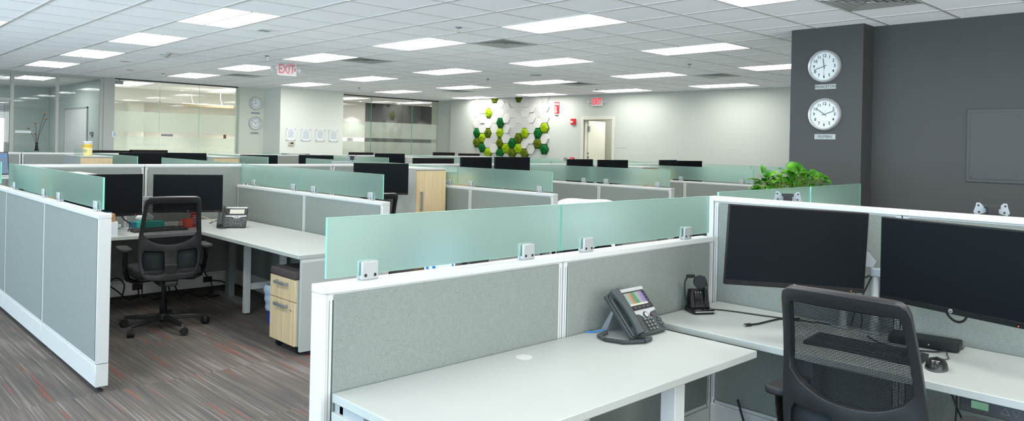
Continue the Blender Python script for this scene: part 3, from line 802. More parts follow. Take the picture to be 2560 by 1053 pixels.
m = MB(); m.box(5.575, 5.595, 16.66, 16.74, 2.28, 2.36); m.build('patch_fitting', 'brushed_alu', g1)
g2 = glazing('window_3', 16.58, (9.47, 10.8, 12.10, 12.98))
# far wall with the door opening, in its own frame (u along the wall, z up, n into the room)
B0 = Vector((12.9, 15.8, 0)); DU = Vector((.5, -9.3, 0)).normalized(); FW = frame_m(B0, DU, (0, 0, 1))
def fw(u, z, n=0.0): return FW @ Vector((u, z, n))
def fbox(mb, u0, u1, z0, z1, n0, n1): return mb.box(u0, u1, z0, z1, n0, n1, M=FW)
m = MB(); fbox(m, -.1, 4.48, 0, H, -.15, 0); fbox(m, 5.29, 12.7, 0, H, -.15, 0); fbox(m, 4.48, 5.29, 2.20, H, -.15, 0); struct('wall_far', m, 'white_paint')
m = MB(); fbox(m, 4.40, 4.48, 0, 2.275, -.15, .02); fbox(m, 5.285, 5.355, 0, 2.275, -.15, .02); fbox(m, 4.48, 5.285, 2.20, 2.275, -.15, .02)
fbox(m, 4.48, 4.50, 0, 2.20, -.12, -.03); fbox(m, 5.265, 5.285, 0, 2.20, -.12, -.03)
d1 = struct('door_1', m, 'door_cream', bevel=.003)
m = MB(); m.box(0, .80, .01, 2.185, -.045, 0, M=FW @ Matrix.Translation((4.515, 0, -.13)) @ Matrix.Rotation(R(97), 4, 'Y')); lf = m.build('door_leaf', 'door_cream', d1)
m = MB(); fbox(m, 4.495, 4.54, 1.93, 2.06, -.17, -.125); m.build('closer_box', 'grey_metal', d1)
m = MB(); fbox(m, 4.508, 4.53, 1.30, 1.37, -.135, -.128); fbox(m, 4.508, 4.53, 1.40, 1.45, -.135, -.128); m.build('latch_plate', 'dark_grey', d1)
# space behind the door: a lobby with a second door that has a vision panel
m = MB(); fbox(m, 2.4, 6.6, 0, H, -1.75, -1.6); fbox(m, 2.3, 2.4, 0, H, -1.75, -.15); fbox(m, 6.6, 6.7, 0, H, -1.75, -.15); struct('wall_lobby', m, 'cream_paint')
m = MB(); fbox(m, 3.45, 4.35, 0, 2.3, -1.6, -1.56); d2 = struct('door_2', m, 'door_cream')
m = MB(); fbox(m, 3.80, 3.955, 1.26, 1.93, -1.56, -1.54); v = m.build('vision_frame', 'dark_grey', d2)
m = MB(); fbox(m, 3.825, 3.93, 1.29, 1.90, -1.541, -1.535); m.build('vision_glass', 'lumbar_fabric', v)
# dark wall on the right, its column, closing walls
m = MB(); m.box(7.45, 7.6, -3.6, 2.85, 0, H); struct('wall_right', m, 'dark_paint')
m = MB(); m.box(7.2, 8.0, 2.79, 3.49, 0, H); struct('wall_column', m, 'dark_paint')
m = MB(); m.box(7.9, 14, 3.2, 3.4, 0, H); struct('wall_end', m, 'white_paint')
m = MB(); m.box(-3.7, 7.6, -3.7, -3.55, 0, .85); m.box(-3.7, 7.6, -3.7, -3.55, 2.6, H)
for x0, x1 in ((-3.7, -2.6), (1.8, 2.2), (6.6, 7.6)): m.box(x0, x1, -3.7, -3.55, .85, 2.6)
struct('wall_rear', m, 'white_paint')
for i, (x0, x1) in enumerate(((-2.6, 1.8), (2.2, 6.6))):
    m = MB()
    for xx in (x0, (x0 + x1) / 2 - .025, x1 - .05): m.box(xx, xx + .05, -3.66, -3.6, .85, 2.6)
    m.box(x0, x1, -3.66, -3.6, .85, .9); m.box(x0, x1, -3.66, -3.6, 2.55, 2.6); struct('window_%d' % (8 + i), m, 'frame_grey')  # rear windows added only to bring in light, none known there
m = MB(); m.box(-3.7, -3.55, -3.6, 16.7, 0, .85); m.box(-3.7, -3.55, -3.6, 16.7, 2.55, H)
for y0, y1 in ((-3.6, -2.4), (2.2, 2.6), (7.2, 7.6), (12.2, 16.7)): m.box(-3.7, -3.55, y0, y1, .85, 2.55)
struct('wall_front', m, 'white_paint')
for i, (y0, y1) in enumerate(((-2.4, 2.2), (2.6, 7.2), (7.6, 12.2))):
    m = MB()
    for yy in (y0, (y0 + y1) / 2 - .025, y1 - .05): m.box(-3.66, -3.6, yy, yy + .05, .85, 2.55)
    m.box(-3.66, -3.6, y0, y1, .85, .9); m.box(-3.66, -3.6, y0, y1, 2.5, 2.55); struct('window_%d' % (4 + i), m, 'frame_grey')
m = MB(); m.box(7.2 - .008, 7.2, 2.785, 3.49, 0, .1); m.box(7.192, 7.45, 2.782, 2.79, 0, .1); m.box(7.442, 7.45, -3.5, 2.79, 0, .1); struct('baseboard_right', m, 'soft_black')
m = MB(); fbox(m, 0, 4.40, 0, .1, 0, .008); fbox(m, 5.355, 12.3, 0, .1, 0, .008); struct('baseboard_far', m, 'soft_black')
# offices behind the glass
m = MB(); m.box(-3.6, 2.0, 21.65, 21.8, 0, H); m.box(2.0, 3.70, 21.65, 21.8, 0, 1.15); m.box(2.0, 3.70, 21.65, 21.8, 2.35, H); m.box(3.70, 4.6, 21.65, 21.8, 0, H); m.box(4.585, 4.68, 16.82, 21.8, 0, H); m.box(-3.7, -3.6, 16.8, 21.8, 0, H)
struct('wall_office', m, 'teal_paint')
m = MB(); m.box(2.0, 2.05, 21.62, 21.68, 1.15, 2.35); m.box(3.65, 3.70, 21.62, 21.68, 1.15, 2.35); m.box(2.8, 2.84, 21.62, 21.68, 1.15, 2.35); struct('window_7', m, 'white_metal')
m = MB()
for k in range(10): m.box(2.05, 3.65, 21.585, 21.60, 1.98 + k * .036, 2.012 + k * .036)
tag(m.build('window_blind', 'blind'), 'grey blind half lowered over the bright office window behind glass', 'blind')
m = MB(); m.box(4.68, 9.4, 20.4, 20.55, 0, H); m.box(9.35, 9.45, 16.85, 20.5, 0, H); struct('wall_meeting', m, 'cream_paint')
m = MB(); m.box(4.68, 9.35, 19.7, 20.4, 2.47, H); m.box(6.0, 6.35, 20.1, 20.4, 0, 2.47); struct('trim_3', m, 'cream_paint')
m = MB(); m.box(9.45, 12.45, 19.45, 19.6, 0, H); m.box(15.15, 15.3, 16.8, 19.6, 0, H); m.box(10.6, 11.2, 19.25, 19.45, 0, 2.5); m.box(13.6, 15.2, 16.75, 16.85, 0, H); struct('wall_study', m, 'cream_paint')
m = MB(); m.box(12.45, 15.15, 19.45, 19.6, 0, H); struct('wall_accent', m, 'dark_paint')

# ------------------------------------------------------------------ lamps
LT = {}
ORD = ['first', 'second', 'third', 'fourth', 'fifth', 'sixth', 'seventh', 'eighth', 'ninth']
proto = None
for cx, cy, k, j in LIGHTS:
    o = make_light('x') if proto is None else copy_tree(proto)
    proto = proto or o
    if k == 9: lab = 'bright ceiling light panel cut by the left picture edge'
    elif k < 0 or j < 0 and not (k == 1 and j == -1): lab = 'bright ceiling light panel behind the camera'
    else: lab = 'bright ceiling light panel, %s row from the left, %s from the camera' % (ORD[k], ORD[j + 1 if k == 1 else j])
    place(o, (cx, cy, H), 0, lab)
vp = None
for p, lab in (((6.06, 6.51), 'square air vent beside the third light panel, middle of the ceiling'), ((6.06, 9.49), 'square air vent right of the light panel nearest the hanging exit sign'), ((6.06, 13.65), 'square air vent just above the left clock wall'),
               ((10.78, 13.06), 'small square air vent above the dark meeting room glass'), ((10.78, 9.49), 'square air vent above the red extinguisher sign'), ((10.78, 6.51), 'square air vent above the plain white far wall'), ((6.20, 2.345), 'large square air vent cut by the top edge above the dark column')):
    o = make_vent(lab) if vp is None else copy_tree(vp); vp = vp or o; place(o, (*p, H), 0, lab)
sp = None
for p, lab in (((4.94, 5.99), 'sprinkler head nearest the camera, above the middle light panel'), ((4.85, 10.17), 'sprinkler head left of the hanging exit sign'), ((4.93, 14.57), 'sprinkler head above the frosted meeting room glass'),
               ((9.11, 10.18), 'sprinkler head in mid ceiling beyond the large air vent'), ((8.96, 14.27), 'small sprinkler head above the pillar with four notices'), ((9.15, 5.94), 'sprinkler head beside the light panels left of the dark column'), ((12.08, 10.08), 'sprinkler head beside the far exit sign')):
    o = make_sprinkler(lab) if sp is None else copy_tree(sp); sp = sp or o; place(o, (*p, H), 0, lab)
o = thing('smoke_detector', 'round white smoke detector on the left ceiling', 'smoke detector', (3.774, 11.08, H)); m = MB(); m.lathe([(.001, 0), (.075, 0), (.075, -.02), (.06, -.035), (.05, -.05), (.03, -.058), (.001, -.06)], 24); m.build('body', 'vent_white', o); m = MB(); m.lathe([(.052, -.03), (.066, -.03), (.066, -.034), (.052, -.034)], 24); m.build('vent_ring', 'groove_grey', o)
for p, w_, lab in (((3.69, 7.82), .13, 'small grey ceiling grille near the second light panel'), ((3.74, 12.81), .11, 'small flat sensor on the ceiling, nearer of two'), ((4.29, 14.36), .11, 'small flat sensor on the ceiling, farther of two')):
    o = thing('ceiling_sensor', lab, 'ceiling sensor', (*p, H)); m = MB(); m.rbox(-w_ / 2, w_ / 2, -.05, .05, -.014, 0, .01); m.build('plate', 'vent_white', o); m = MB()
    for q in range(4): m.box(-w_ / 2 + .015, w_ / 2 - .015, -.03 + q * .018, -.022 + q * .018, -.0155, -.0138)
    m.build('slots', 'groove_grey', o)
o = thing('ceiling_speaker', 'round flush speaker ring on the far ceiling', 'speaker', (9.06, 8.9, H)); m = MB(); m.lathe([(.001, -.004), (.085, -.004), (.095, -.008), (.1, -.003), (.1, 0)], 28); m.build('grille', 'vent_white', o); m = MB(); m.lathe([(.084, -.0045), (.0945, -.0088), (.096, -.0085), (.085, -.004)], 28); m.build('shadow_ring', 'groove_grey', o)

# ------------------------------------------------------------------ partitions
GR = 'grey fabric workstation partitions'; GG = 'frosted glass screens on the partitions'; GL = 1.09; TL = 1.305
def run_y(x, y0, y1, seam, where, end=1, near_lab='end nearer the camera', gl=True, gy0=None, gy1=None, gseam=None, tilt=0.0):
    """low partition run along y: panels [y0,seam],[seam,y1] with glass screens"""
    a = PI / 2
    divider(seam - y0, GL, (x, y0, 0), a, 'low grey partition, %s, near half' % where, GR, (end, 0))
    divider(y1 - seam, GL, (x, seam, 0), a, 'low grey partition, %s, far half' % where, GR)
    if gl:
        gy0 = gy0 if gy0 is not None else y0 + .03; gseam = gseam or seam + .06; gy1 = gy1 or y1 - .03
        glass(gseam - .004 - gy0, (x, gy0, 0), a, 'frosted glass screen, %s, near pane' % where, GG, (.17, gseam - gy0 - .24))
        glass(gy1 - gseam - .002, (x, gseam + .002, 0), a, 'frosted glass screen, %s, far pane' % where, GG, (.14, gy1 - gseam - .32))
# near cubicle: low run along x, tall spine along y
divider(1.148, GL, (1.258, 2.205, 0), 0, 'low grey foreground partition, left half, behind the empty white desk', GR, (1, 0))
divider(1.205, GL, (2.408, 2.205, 0), 0, 'low grey foreground partition, right half, behind the colour-screen telephone', GR)
glass(1.144, (1.272, 2.205, 0), 0, 'large frosted aqua glass screen in the foreground, left pane', GG, (.163, .937))
glass(1.192, (2.42, 2.205, 0), 0, 'large frosted aqua glass screen in the foreground, right pane beside the tall partition', GG, (.171, .973))
divider(.972, TL, (3.705, 1.235, 0), PI / 2, 'tall grey fabric partition panel behind the left foreground monitor', GR, (0, 0))
divider(1.004, TL, (3.705, .231, 0), PI / 2, 'tall grey fabric partition panel behind the right foreground monitor', GR, (0, 0))
divider(1.0, TL, (3.705, -.775, 0), PI / 2, 'tall grey fabric partition panel at the right picture edge', GR, (0, 0))
m = MB(); m.box(3.667, 3.743, 2.208, 2.245, 0, TL); m.cur = 1
for xx in (3.690, 3.72): m.box(xx - .0015, xx + .0015, 2.2072, 2.2082, .2, TL - .03)
o = thing('partition_post', 'white end post of the tall partition beside the foreground glass screens', 'partition post', (0, 0, 0), kind='thing'); m.build('post', ['white_metal', 'groove_grey'], o)
# beyond the tall spine: next low run carrying the plant-side glass
aR = math.atan2(.10, 2.5)
for i, (x0, L_) in enumerate(((3.76, 1.27), (5.045, .96))):
    p0 = (x0, 2.235 + (x0 - 3.76) * .04 + .0, 0)
    divider(L_, GL, p0, aR, 'low grey fabric partition panel beyond the tall partition, %s' % ('nearer half' if i == 0 else 'farther half'), GR)
    glass(L_ - .008, (p0[0], p0[1], 0), aR, 'frosted aqua glass screen rising behind the tall partition, %s' % ('left pane in front of the plant' if i == 0 else 'right pane before the dark wall'), GG, (.2, L_ - .2), 1.108, 1.325)
# left aisle run
a = PI / 2
ys = (5.02, 6.405, 7.79, 9.10, 10.38); labs = ('nearest panel standing on the carpet', 'second panel from the camera', 'third panel from the camera', 'panel cut by the left picture edge')
for i in range(4): divider(ys[i + 1] - ys[i] - .003, GL, (1.372, ys[i], 0), a, 'low grey partition panel of the left aisle run, %s' % labs[i], GR, (1 if i == 0 else 0, 0))
for i, (y0, y1, cl) in enumerate(((5.13, 6.445, (.13, 1.06)), (6.449, 7.985, (.2, 1.26)), (8.36, 9.7, (.14, 1.1)))):
    glass(y1 - y0, (1.395, y0, 0), a, 'frosted aqua glass screen on the left aisle run, %s' % ('nearest pane', 'second pane', 'pane at the left picture edge')[i], GG, cl)
run_y(3.425, 5.03, 7.74, 6.30, 'run between the left cubicle and the next', gseam=6.41, gy1=7.71)
run_y(5.49, 5.10, 7.74, 6.36, 'run right of the tall oak-door tower', gseam=6.62, gy1=7.9)
run_y(7.64, 5.17, 7.74, 6.28, 'third run, mid picture', gseam=6.42, gy1=7.9)
run_y(9.68, 5.18, 7.74, 6.30, 'fourth run, left of the plant', gseam=6.63, gy1=7.9)
run_y(11.9, 5.20, 7.74, 6.40, 'farthest run of the front row, behind the plant leaves')
# spine along x
for i in range(10):
    x0 = 1.41 + 1.04 * i
    if i == 0: x0, L_ = 1.41, 1.055
    elif i == 1: x0, L_ = 2.47, 1.02
    else: L_ = 1.035; x0 = 3.50 + (i - 2) * 1.04
    lab = ('tall grey partition panel behind the left cubicle monitor beside the aisle', 'tall grey partition panel behind the left cubicle telephone')[i] if i < 2 else 'tall grey partition of the middle spine, %s right of the left cubicle' % ORD[i - 2]
    divider(L_, TL, (x0, 7.785, 0), 0, lab, GR)
# back rows
for i, x in enumerate((3.52, 5.62, 7.66, 9.75, 11.9)):
    run_y(x, 7.83, 10.42, 9.1, 'row just behind the middle spine, %s run from the left' % ORD[i], end=0)
for i, x in enumerate((3.41, 5.31, 7.55, 9.8, 11.95)):
    run_y(x, 10.98, 13.36, 12.15, 'far row before the rear spine, %s run from the left' % ORD[i])
for i in range(11):
    divider(.985, TL, (1.5 + i * .995, 13.43, 0), 0, 'tall grey partition panel of the rear spine, %s' % (ORD[i] + ' from the left' if i < 9 else ('last' if i == 10 else 'last but one')), GR)
for i, x in enumerate((2.9, 7.3, 10.4)):
    run_y(x, 13.5, 15.4, 14.4, 'row beyond the rear spine, %s run from the left' % ORD[i], end=0)
pm('mouse_black', rgb(16, 17, 19), .3)
# ------------------------------------------------------------------ near cubicle furniture
def leg_frame(o, x, y0, y1, top=.70, foot=True, w=.05):
    for yy in (y0, y1):
        m = MB(); m.box(x - w / 2, x + w / 2, yy - w / 2, yy + w / 2, .012, top); m.build('leg', 'white_metal', o, bevel=.002)
        m = MB(); m.cyl((x, yy, 0), (x, yy, .013), .02, n=14); m.build('leveller', 'rubber', o)
    m = MB(); m.box(x - .014, x + .014, min(y0, y1) + w / 2, max(y0, y1) - w / 2, .20, .25); m.build('crossbar', 'white_metal', o, bevel=.002)
ZD = .737
o = thing('sit_stand_desk', 'white sit-stand desk along the tall partition under two large monitors', 'desk', (3.0, .9, 0))
def loc(o): return Matrix.Translation(-Vector(o.location))
m = MB(); m.box(2.988, 3.652, -.45, 2.155, ZD - .03, ZD, M=loc(o)); m.build('desktop', 'white_laminate', o, bevel=.003)
for yy in (-.1, 1.55):
    m = MB(); m.box(3.05, 3.62, yy - .04, yy + .04, 0, .03, M=loc(o)); m.build('foot', 'grey_metal', o, bevel=.006)
    m = MB(); m.box(3.42, 3.50, yy - .03, yy + .03, .03, .40, M=loc(o)); m.box(3.43, 3.49, yy - .022, yy + .022, .40, .70, M=loc(o)); m.build('leg', 'grey_metal', o, bevel=.003)
m = MB(); m.box(3.42, 3.50, -.1, 1.55, .64, .70, M=loc(o)); m.build('crossbeam', 'grey_metal', o)
m = MB(); m.rbox(3.03, 3.06, .60, .815, .648, .706, .008, M=loc(o)); cp = m.build('height_control', 'dark_grey', o, bevel=.003)
m = MB(); m.box(3.0285, 3.0302, .722, .775, .666, .692, M=loc(o)); m.build('height_display', 'lcd_green', cp)
for yy, s in ((.672, 1), (.640, -1)):
    q = [Vector((3.0294, yy - .013, .668)), Vector((3.0294, yy + .013, .668)), Vector((3.0294, yy, .690))] if s > 0 else [Vector((3.0294, yy - .013, .690)), Vector((3.0294, yy + .013, .690)), Vector((3.0294, yy, .668))]
    m = MB(); m.tube([loc(o) @ p for p in q], .0009, 6, closed=True); m.build('arrow_button', 'light_grey', cp)
o = thing('return_desk', 'white side desk in the foreground with an empty top and the colour-screen telephone', 'desk', (1.3, 1.8, 0))
m = MB(); m.box(1.282, 2.878, 1.515, 2.165, ZD - .03, ZD, M=loc(o)); m.build('desktop', 'white_laminate', o, bevel=.003)
m = MB(); m.cyl((2.067, 2.063, ZD - .002), (2.067, 2.063, ZD + .0012), .032, n=28, M=loc(o)); m.build('cable_grommet', 'white_metal', o)
m = MB(); m.box(1.272, 1.296, 1.535, 2.15, .03, .682, M=loc(o)); m.build('end_panel', 'white_laminate', o, bevel=.002)
m = MB(); m.box(1.285, 1.30, 1.98, 2.15, .682, .707, M=loc(o)); m.box(1.285, 1.42, 2.10, 2.12, .66, .707, M=loc(o)); m.build('spacer_bracket', 'light_grey', o)
for xx, yy in ((2.40, 1.60), (2.40, 2.06)):
    m = MB(); m.box(xx - .032, xx + .032, yy - .032, yy + .032, .012, .707, M=loc(o)); m.build('leg', 'white_metal', o, bevel=.002)
    m = MB(); m.cyl((xx, yy, 0), (xx, yy, .013), .024, n=14, M=loc(o)); m.build('leveller', 'rubber', o)
m = MB(); m.box(2.386, 2.414, 1.632, 2.028, .2, .25, M=loc(o)); m.build('crossbar', 'white_metal', o)
chair = make_chair('black mesh office chair with its back to the camera at the foreground desk'); place(chair, (2.765, 1.012, 0), R(-90))
mon = make_monitor('large black monitor, left one of the foreground pair, slightly tilted on its arm'); place(mon, (3.265, 1.54, 1.125), R(-43.8)); mon.scale = (1.03, 1, 1); mon.rotation_euler[1] = R(2.6)
monitor(mon, (3.357, .935, 1.105), R(-105.7), 'large black monitor cut by the right picture edge', 0)
make_arm('monitor_bracket', (3.60, 1.46), (3.318, 1.595, 1.12), R(-43.8), 'grey monitor arm behind the left foreground monitor')
o = make_arm('monitor_bracket', (3.60, 1.32), (3.435, .957, 1.09), R(-105.7), 'grey monitor arm reaching behind the monitor at the right edge')
F = frame_m((-.02, .015, 1.07 - ZD), (.722, -.692, 0), (0, 0, 1)); m = MB(); m.prism([F @ Vector((x, y, 0)) for x, y in ((-.022, .036), (-.009, .036), (.029, -.005), (.013, -.036), (-.026, -.031))], F.to_3x3() @ Vector((0, 0, -.02))); m.build('tilt_plate', 'light_grey', o, bevel=.002)
cable('bracket_cable', [(3.585, 1.335, 1.0), (3.57, 1.36, .985), (3.555, 1.39, .97)], .004, 'short black cable leaving the swivel between the foreground monitors')
cable('bracket_cable', [(3.585, 1.33, .995), (3.575, 1.35, .94), (3.57, 1.37, .89), (3.58, 1.40, .82), (3.59, 1.42, .745)], .004, 'black cable hanging straight down between the foreground monitors')
ph = make_phone('dark grey desk telephone with a lit colour screen on the foreground side desk', True); place(ph, (2.722, 1.935, ZD), 0)
coil('coiled_cord', [(-.09, .012, .012), (-.06, -.045, .010), (-.12, -.055, .010), (-.20, -.01, .010), (-.225, .07, .010), (-.20, .13, .010), (-.13, .14, .012)], ph)
cable('network_cable', [(2.62, 2.11, .75), (2.59, 2.13, .742), (2.565, 2.145, .741), (2.55, 2.158, .741)], .003, 'blue network cable lying behind the colour-screen telephone', mat='blue_print')
# headset on its charging base
o = thing('headset_charger', 'black charging base of the wireless headset in the desk corner', 'headset base', (3.33, 2.075, ZD), R(-32))
m = MB(); m.rbox(-.06, .06, -.065, .055, 0, .024, .018); m.build('base', 'gloss_black', o, bevel=.005)
m = MB(); m.add([(-.052, -.012, .02), (.056, -.012, .02), (.056, .05, .02), (-.052, .05, .02), (-.044, .004, .112), (.05, .004, .112), (.05, .046, .112), (-.044, .046, .112)], [(0, 3, 2, 1), (4, 5, 6, 7), (0, 1, 5, 4), (1, 2, 6, 5), (2, 3, 7, 6), (3, 0, 4, 7)]); m.build('tower', 'bezel_black', o, bevel=.006)
m = MB(); m.box(-.028, .008, -.0125, .004, .03, .098); m.build('control_panel', 'gloss_black', o, bevel=.002)
for k in range(3):
    m = MB(); m.cyl((-.022 + k * .013, -.0005, .1), (-.022 + k * .013, -.006, .1), .0022, n=10); m.build('indicator', 'silver', o)
m = MB(); m.box(-.05, .054, -.0668, -.0645, .012, .0155); m.build('chrome_strip', 'chrome', o)
h = thing('headset', 'black wireless headset with a round ear pad standing in its charging base', 'headset', (3.33, 2.075, ZD), R(-32))
m = MB(); m.tube([(.03, -.004, .03), (.032, -.006, .09), (.03, -.004, .14), (.022, .004, .178)], .012, 12, rs=[.011, .012, .012, .009]); m.build('body', 'gloss_black', h)
m = MB(); m.cyl((.012, .012, .15), (.000, -.004, .152), .033, .035, 24); m.build('ear_cushion', 'rubber', h, bevel=.004)
m = MB(); m.tube(smooth([(-.05, .03, .03), (-.066, .028, .09), (-.07, .02, .15), (-.058, .012, .178)]), .0042, 8); b = m.build('boom', 'soft_black', h)
m = MB(); m.rbox(-.066, -.02, .006, .022, .172, .188, .006); m.build('microphone', 'rubber', b, bevel=.003)
cable('headset_cable', [(3.40, 2.09, .742), (3.46, 1.98, .741), (3.50, 1.80, .741), (3.55, 1.62, .741), (3.60, 1.45, .742)], .0032, 'thin black cable running right from the headset base along the partition')
cable('spare_cable', [(3.57, 1.66, .742), (3.50, 1.72, .742), (3.38, 1.735, .742), (3.31, 1.74, .742), (3.262, 1.752, .743)], .0042, 'loose black cable with a plug lying on the desk right of the headset')
o = thing('cable_plug', 'small black plug at the tip of the loose desk cable', 'plug', (3.245, 1.757, ZD), R(160)); m = MB(); m.rbox(-.018, .018, -.009, .009, .0, .012, .004); m.build('shell', 'rubber', o, bevel=.002); m = MB(); m.box(.018, .026, -.006, .006, .003, .009); m.build('contact', 'chrome', o)
# mouse
o = thing('computer_mouse', 'black wired mouse on the white desk right of the foreground chair', 'mouse', (3.185, .935, ZD), R(-78)); o.scale = (1.15, 1.1, 1.1)
m = MB(); vs = []; fs = []; N = 20; K = 7
for j in range(K):
    t = j / (K - 1); r = math.cos(t * PI / 2) ** .6; z = .039 * math.sin(t * PI / 2)
    for i in range(N):
        a_ = 2 * PI * i / N; c, s = math.cos(a_), math.sin(a_); x = .034 * r * c * (1 + .12 * s); y = .056 * r * s
        vs.append((x, y + .004 * t, z * (1 - .10 * s)))
for j in range(K - 1):
    for i in range(N): fs.append((j * N + i, j * N + (i + 1) % N, (j + 1) * N + (i + 1) % N, (j + 1) * N + i))
fs.append(tuple(range(N - 1, -1, -1))); fs.append(tuple(range((K - 1) * N, K * N))); m.add(vs, fs); m.build('shell', 'mouse_black', o, ang=60)
m = MB(); vs2 = [(v[0] * 1.025, v[1] * 1.02, v[2] * .62) for v in vs]; m.add([v for v in vs2[:3 * N]], [f for f in fs if max(f) < 3 * N]); m.build('side_grip', 'dark_grey', o, ang=60)
m = MB(); m.cyl((-.004, .034, .025), (.004, .034, .025), .009, n=14); m.build('wheel', 'rubber', o)
m = MB(); m.box(-.012, .012, -.036, -.0335, .0338, .0362); m.build('maker_mark', 'silver', o)
cable('mouse_cable', [(3.246, .949, .752), (3.30, .972, .742), (3.36, .945, .741), (3.42, .965, .741), (3.50, .985, .741), (3.57, .955, .741), (3.63, .96, .743)], .0022, 'thin grey-black mouse cable curling back to the partition', mat='dark_grey')
o = thing('docking_station', 'flat black docking station at the back of the desk behind the chair', 'docking station', (3.53, 1.12, ZD), R(8)); m = MB(); m.rbox(-.065, .065, -.17, .10, .004, .036, .016); m.build('case', 'bezel_black', o, bevel=.004)
m = MB(); m.cyl((-.066, -.06, .02), (-.064, -.06, .02), .003, n=10); m.build('port', 'groove_grey', o)
m = MB(); m.box(-.05, .05, -.15, .08, 0, .005); m.build('rubber_foot', 'rubber', o)
cable('dock_cable', [(3.47, 1.30, .745), (3.40, 1.22, .742), (3.385, 1.12, .742), (3.43, 1.02, .742), (3.50, .985, .745)], .0035, 'black cable looping in front of the docking station')
kb = make_keyboard('black keyboard on the desk seen through the foreground chair back'); place(kb, (3.22, 1.22, ZD), R(-90))
cable('monitor_cable', [(3.52, 1.40, 1.02), (3.50, 1.385, .97), (3.52, 1.36, .88), (3.56, 1.36, .80), (3.60, 1.38, .745)], .0035, 'black cable hanging from the arm between the two foreground monitors')
cable('monitor_cable', [(3.50, 1.02, .97), (3.49, .99, .90), (3.485, .955, .872), (3.48, .92, .885), (3.475, .90, .95)], .005, 'black cable loop under the monitor at the right edge')
cable('power_cable', [(3.56, .98, .70), (3.58, .97, .5), (3.5, .96, .3), (3.42, .9, .1), (3.4, .8, .006)], .004, 'black power cable hanging under the foreground desk by the chair')
cable('power_cable', [(3.60, 1.06, .70), (3.55, .97, .52), (3.60, .92, .35), (3.58, .85, .1), (3.5, .75, .006)], .004, 'second black power cable crossing the first under the foreground desk')
cable('floor_cable', [(3.60, 2.0, .25), (3.55, 1.9, .12), (3.45, 1.72, .24), (3.42, 1.6, .30), (3.42, 1.45, .24), (3.40, 1.3, .1), (3.38, 1.2, .01)], .006, 'thick black cable arching low below the foreground desk')
# mirrored cubicle beyond the tall spine: desk and two bare monitor arms
o = thing('sit_stand_desk', 'white desk on the far side of the tall foreground partition', 'desk', (4.1, 1.0, 0))
m = MB(); m.box(3.76, 4.40, -.45, 2.12, ZD - .03, ZD, M=loc(o)); m.build('desktop', 'white_laminate', o, bevel=.003)
for yy in (-.1, 1.6):
    m = MB(); m.box(3.8, 4.36, yy - .04, yy + .04, 0, .03, M=loc(o)); m.build('foot', 'grey_metal', o)
    m = MB(); m.box(4.0, 4.08, yy - .03, yy + .03, .03, .707, M=loc(o)); m.build('leg', 'grey_metal', o)
for by, hy, z, lab in ((1.75, 1.91, 1.313, 'bare monitor bracket with a black knuckle above the tall partition, before the glass screen'), (.80, .947, 1.318, 'bare monitor bracket with a black knuckle above the tall partition, before the dark wall')):
    make_arm('monitor_bracket', (3.90, by), (3.93, hy, z), R(-62), lab, plate=True, group='bare monitor arms')

# ------------------------------------------------------------------ left cubicle
o = thing('sit_stand_desk', 'white desk along the back of the left cubicle under two monitors', 'desk', (2.4, 7.2, 0))
m = MB(); m.box(1.425, 3.37, 6.725, 7.735, ZD - .03, ZD, M=loc(o)); m.build('desktop', 'white_laminate', o, bevel=.003)
for xx in (1.75, 3.12):
    m = MB(); m.rbox(xx - .04, xx + .04, 6.85, 7.55, 0, .025, .03, M=loc(o)); m.build('foot', 'grey_metal', o)
    m = MB(); m.box(xx - .03, xx + .03, 7.2, 7.28, .025, .707, M=loc(o)); m.build('leg', 'grey_metal', o)
m = MB(); m.rbox(1.80, 1.90, 6.735, 6.765, .672, .706, .006, M=loc(o)); k = m.build('height_control', 'grey_metal', o)
m = MB(); m.box(1.842, 1.852, 6.733, 6.736, .682, .696, M=loc(o)); m.box(1.866, 1.876, 6.733, 6.736, .682, .696, M=loc(o)); m.build('control_button', 'white_metal', k)
o = thing('return_desk', 'white side desk of the left cubicle with a drawer pedestal under its near end', 'desk', (3.0, 5.8, 0))
m = MB(); m.box(2.635, 3.375, 4.945, 6.722, ZD - .03, ZD, M=loc(o)); m.build('desktop', 'white_laminate', o, bevel=.003)
m = MB(); m.box(2.66, 3.36, 4.95, 4.978, .03, .682, M=loc(o)); m.build('end_panel', 'white_laminate', o, bevel=.002)
m = MB(); m.box(2.66, 2.9, 4.953, 4.975, .682, .707, M=loc(o)); m.build('spacer_bracket', 'white_metal', o)
for xx in (2.74, 3.3):
    m = MB(); m.cyl((xx, 4.964, 0), (xx, 4.964, .031), .018, n=12, M=loc(o)); m.build('leveller', 'rubber', o)
for xx in (2.945, 3.29):
    m = MB(); m.box(xx - .025, xx + .025, 6.45, 6.50, .012, .707, M=loc(o)); m.build('leg', 'white_metal', o, bevel=.002)
    m = MB(); m.cyl((xx, 6.475, 0), (xx, 6.475, .013), .02, n=14, M=loc(o)); m.build('leveller', 'rubber', o)
m = MB(); m.box(2.97, 3.265, 6.46, 6.49, .22, .275, M=loc(o)); m.build('crossbar', 'white_metal', o)
p = make_pedestal('oak-front drawer pedestal with a dark cushion under the left cubicle side desk'); place(p, (2.632, 5.182, 0), R(-90))
o = thing('waste_bin', 'blue waste bin with a clear plastic bag behind the drawer pedestal', 'waste bin', (3.03, 6.0, 0))
m = MB(); m.lathe([(.001, .004), (.10, .004), (.125, .27), (.118, .27), (.095, .01), (.001, .01)], 24); m.build('bin', 'bin_blue', o)
m = MB(); prof = []
for i in range(14): prof.append((.119 + i * .0015 + .004 * math.sin(i * 1.3), .12 + i * .015))
m.lathe(prof + [(.12, .335), (.1, .32), (.09, .28)], 26); m.build('liner_bag', 'bag_film', o)
c2 = copy_tree(chair); place(c2, (2.205, 6.40, 0), R(-7), 'black mesh office chair on casters in the left cubicle')
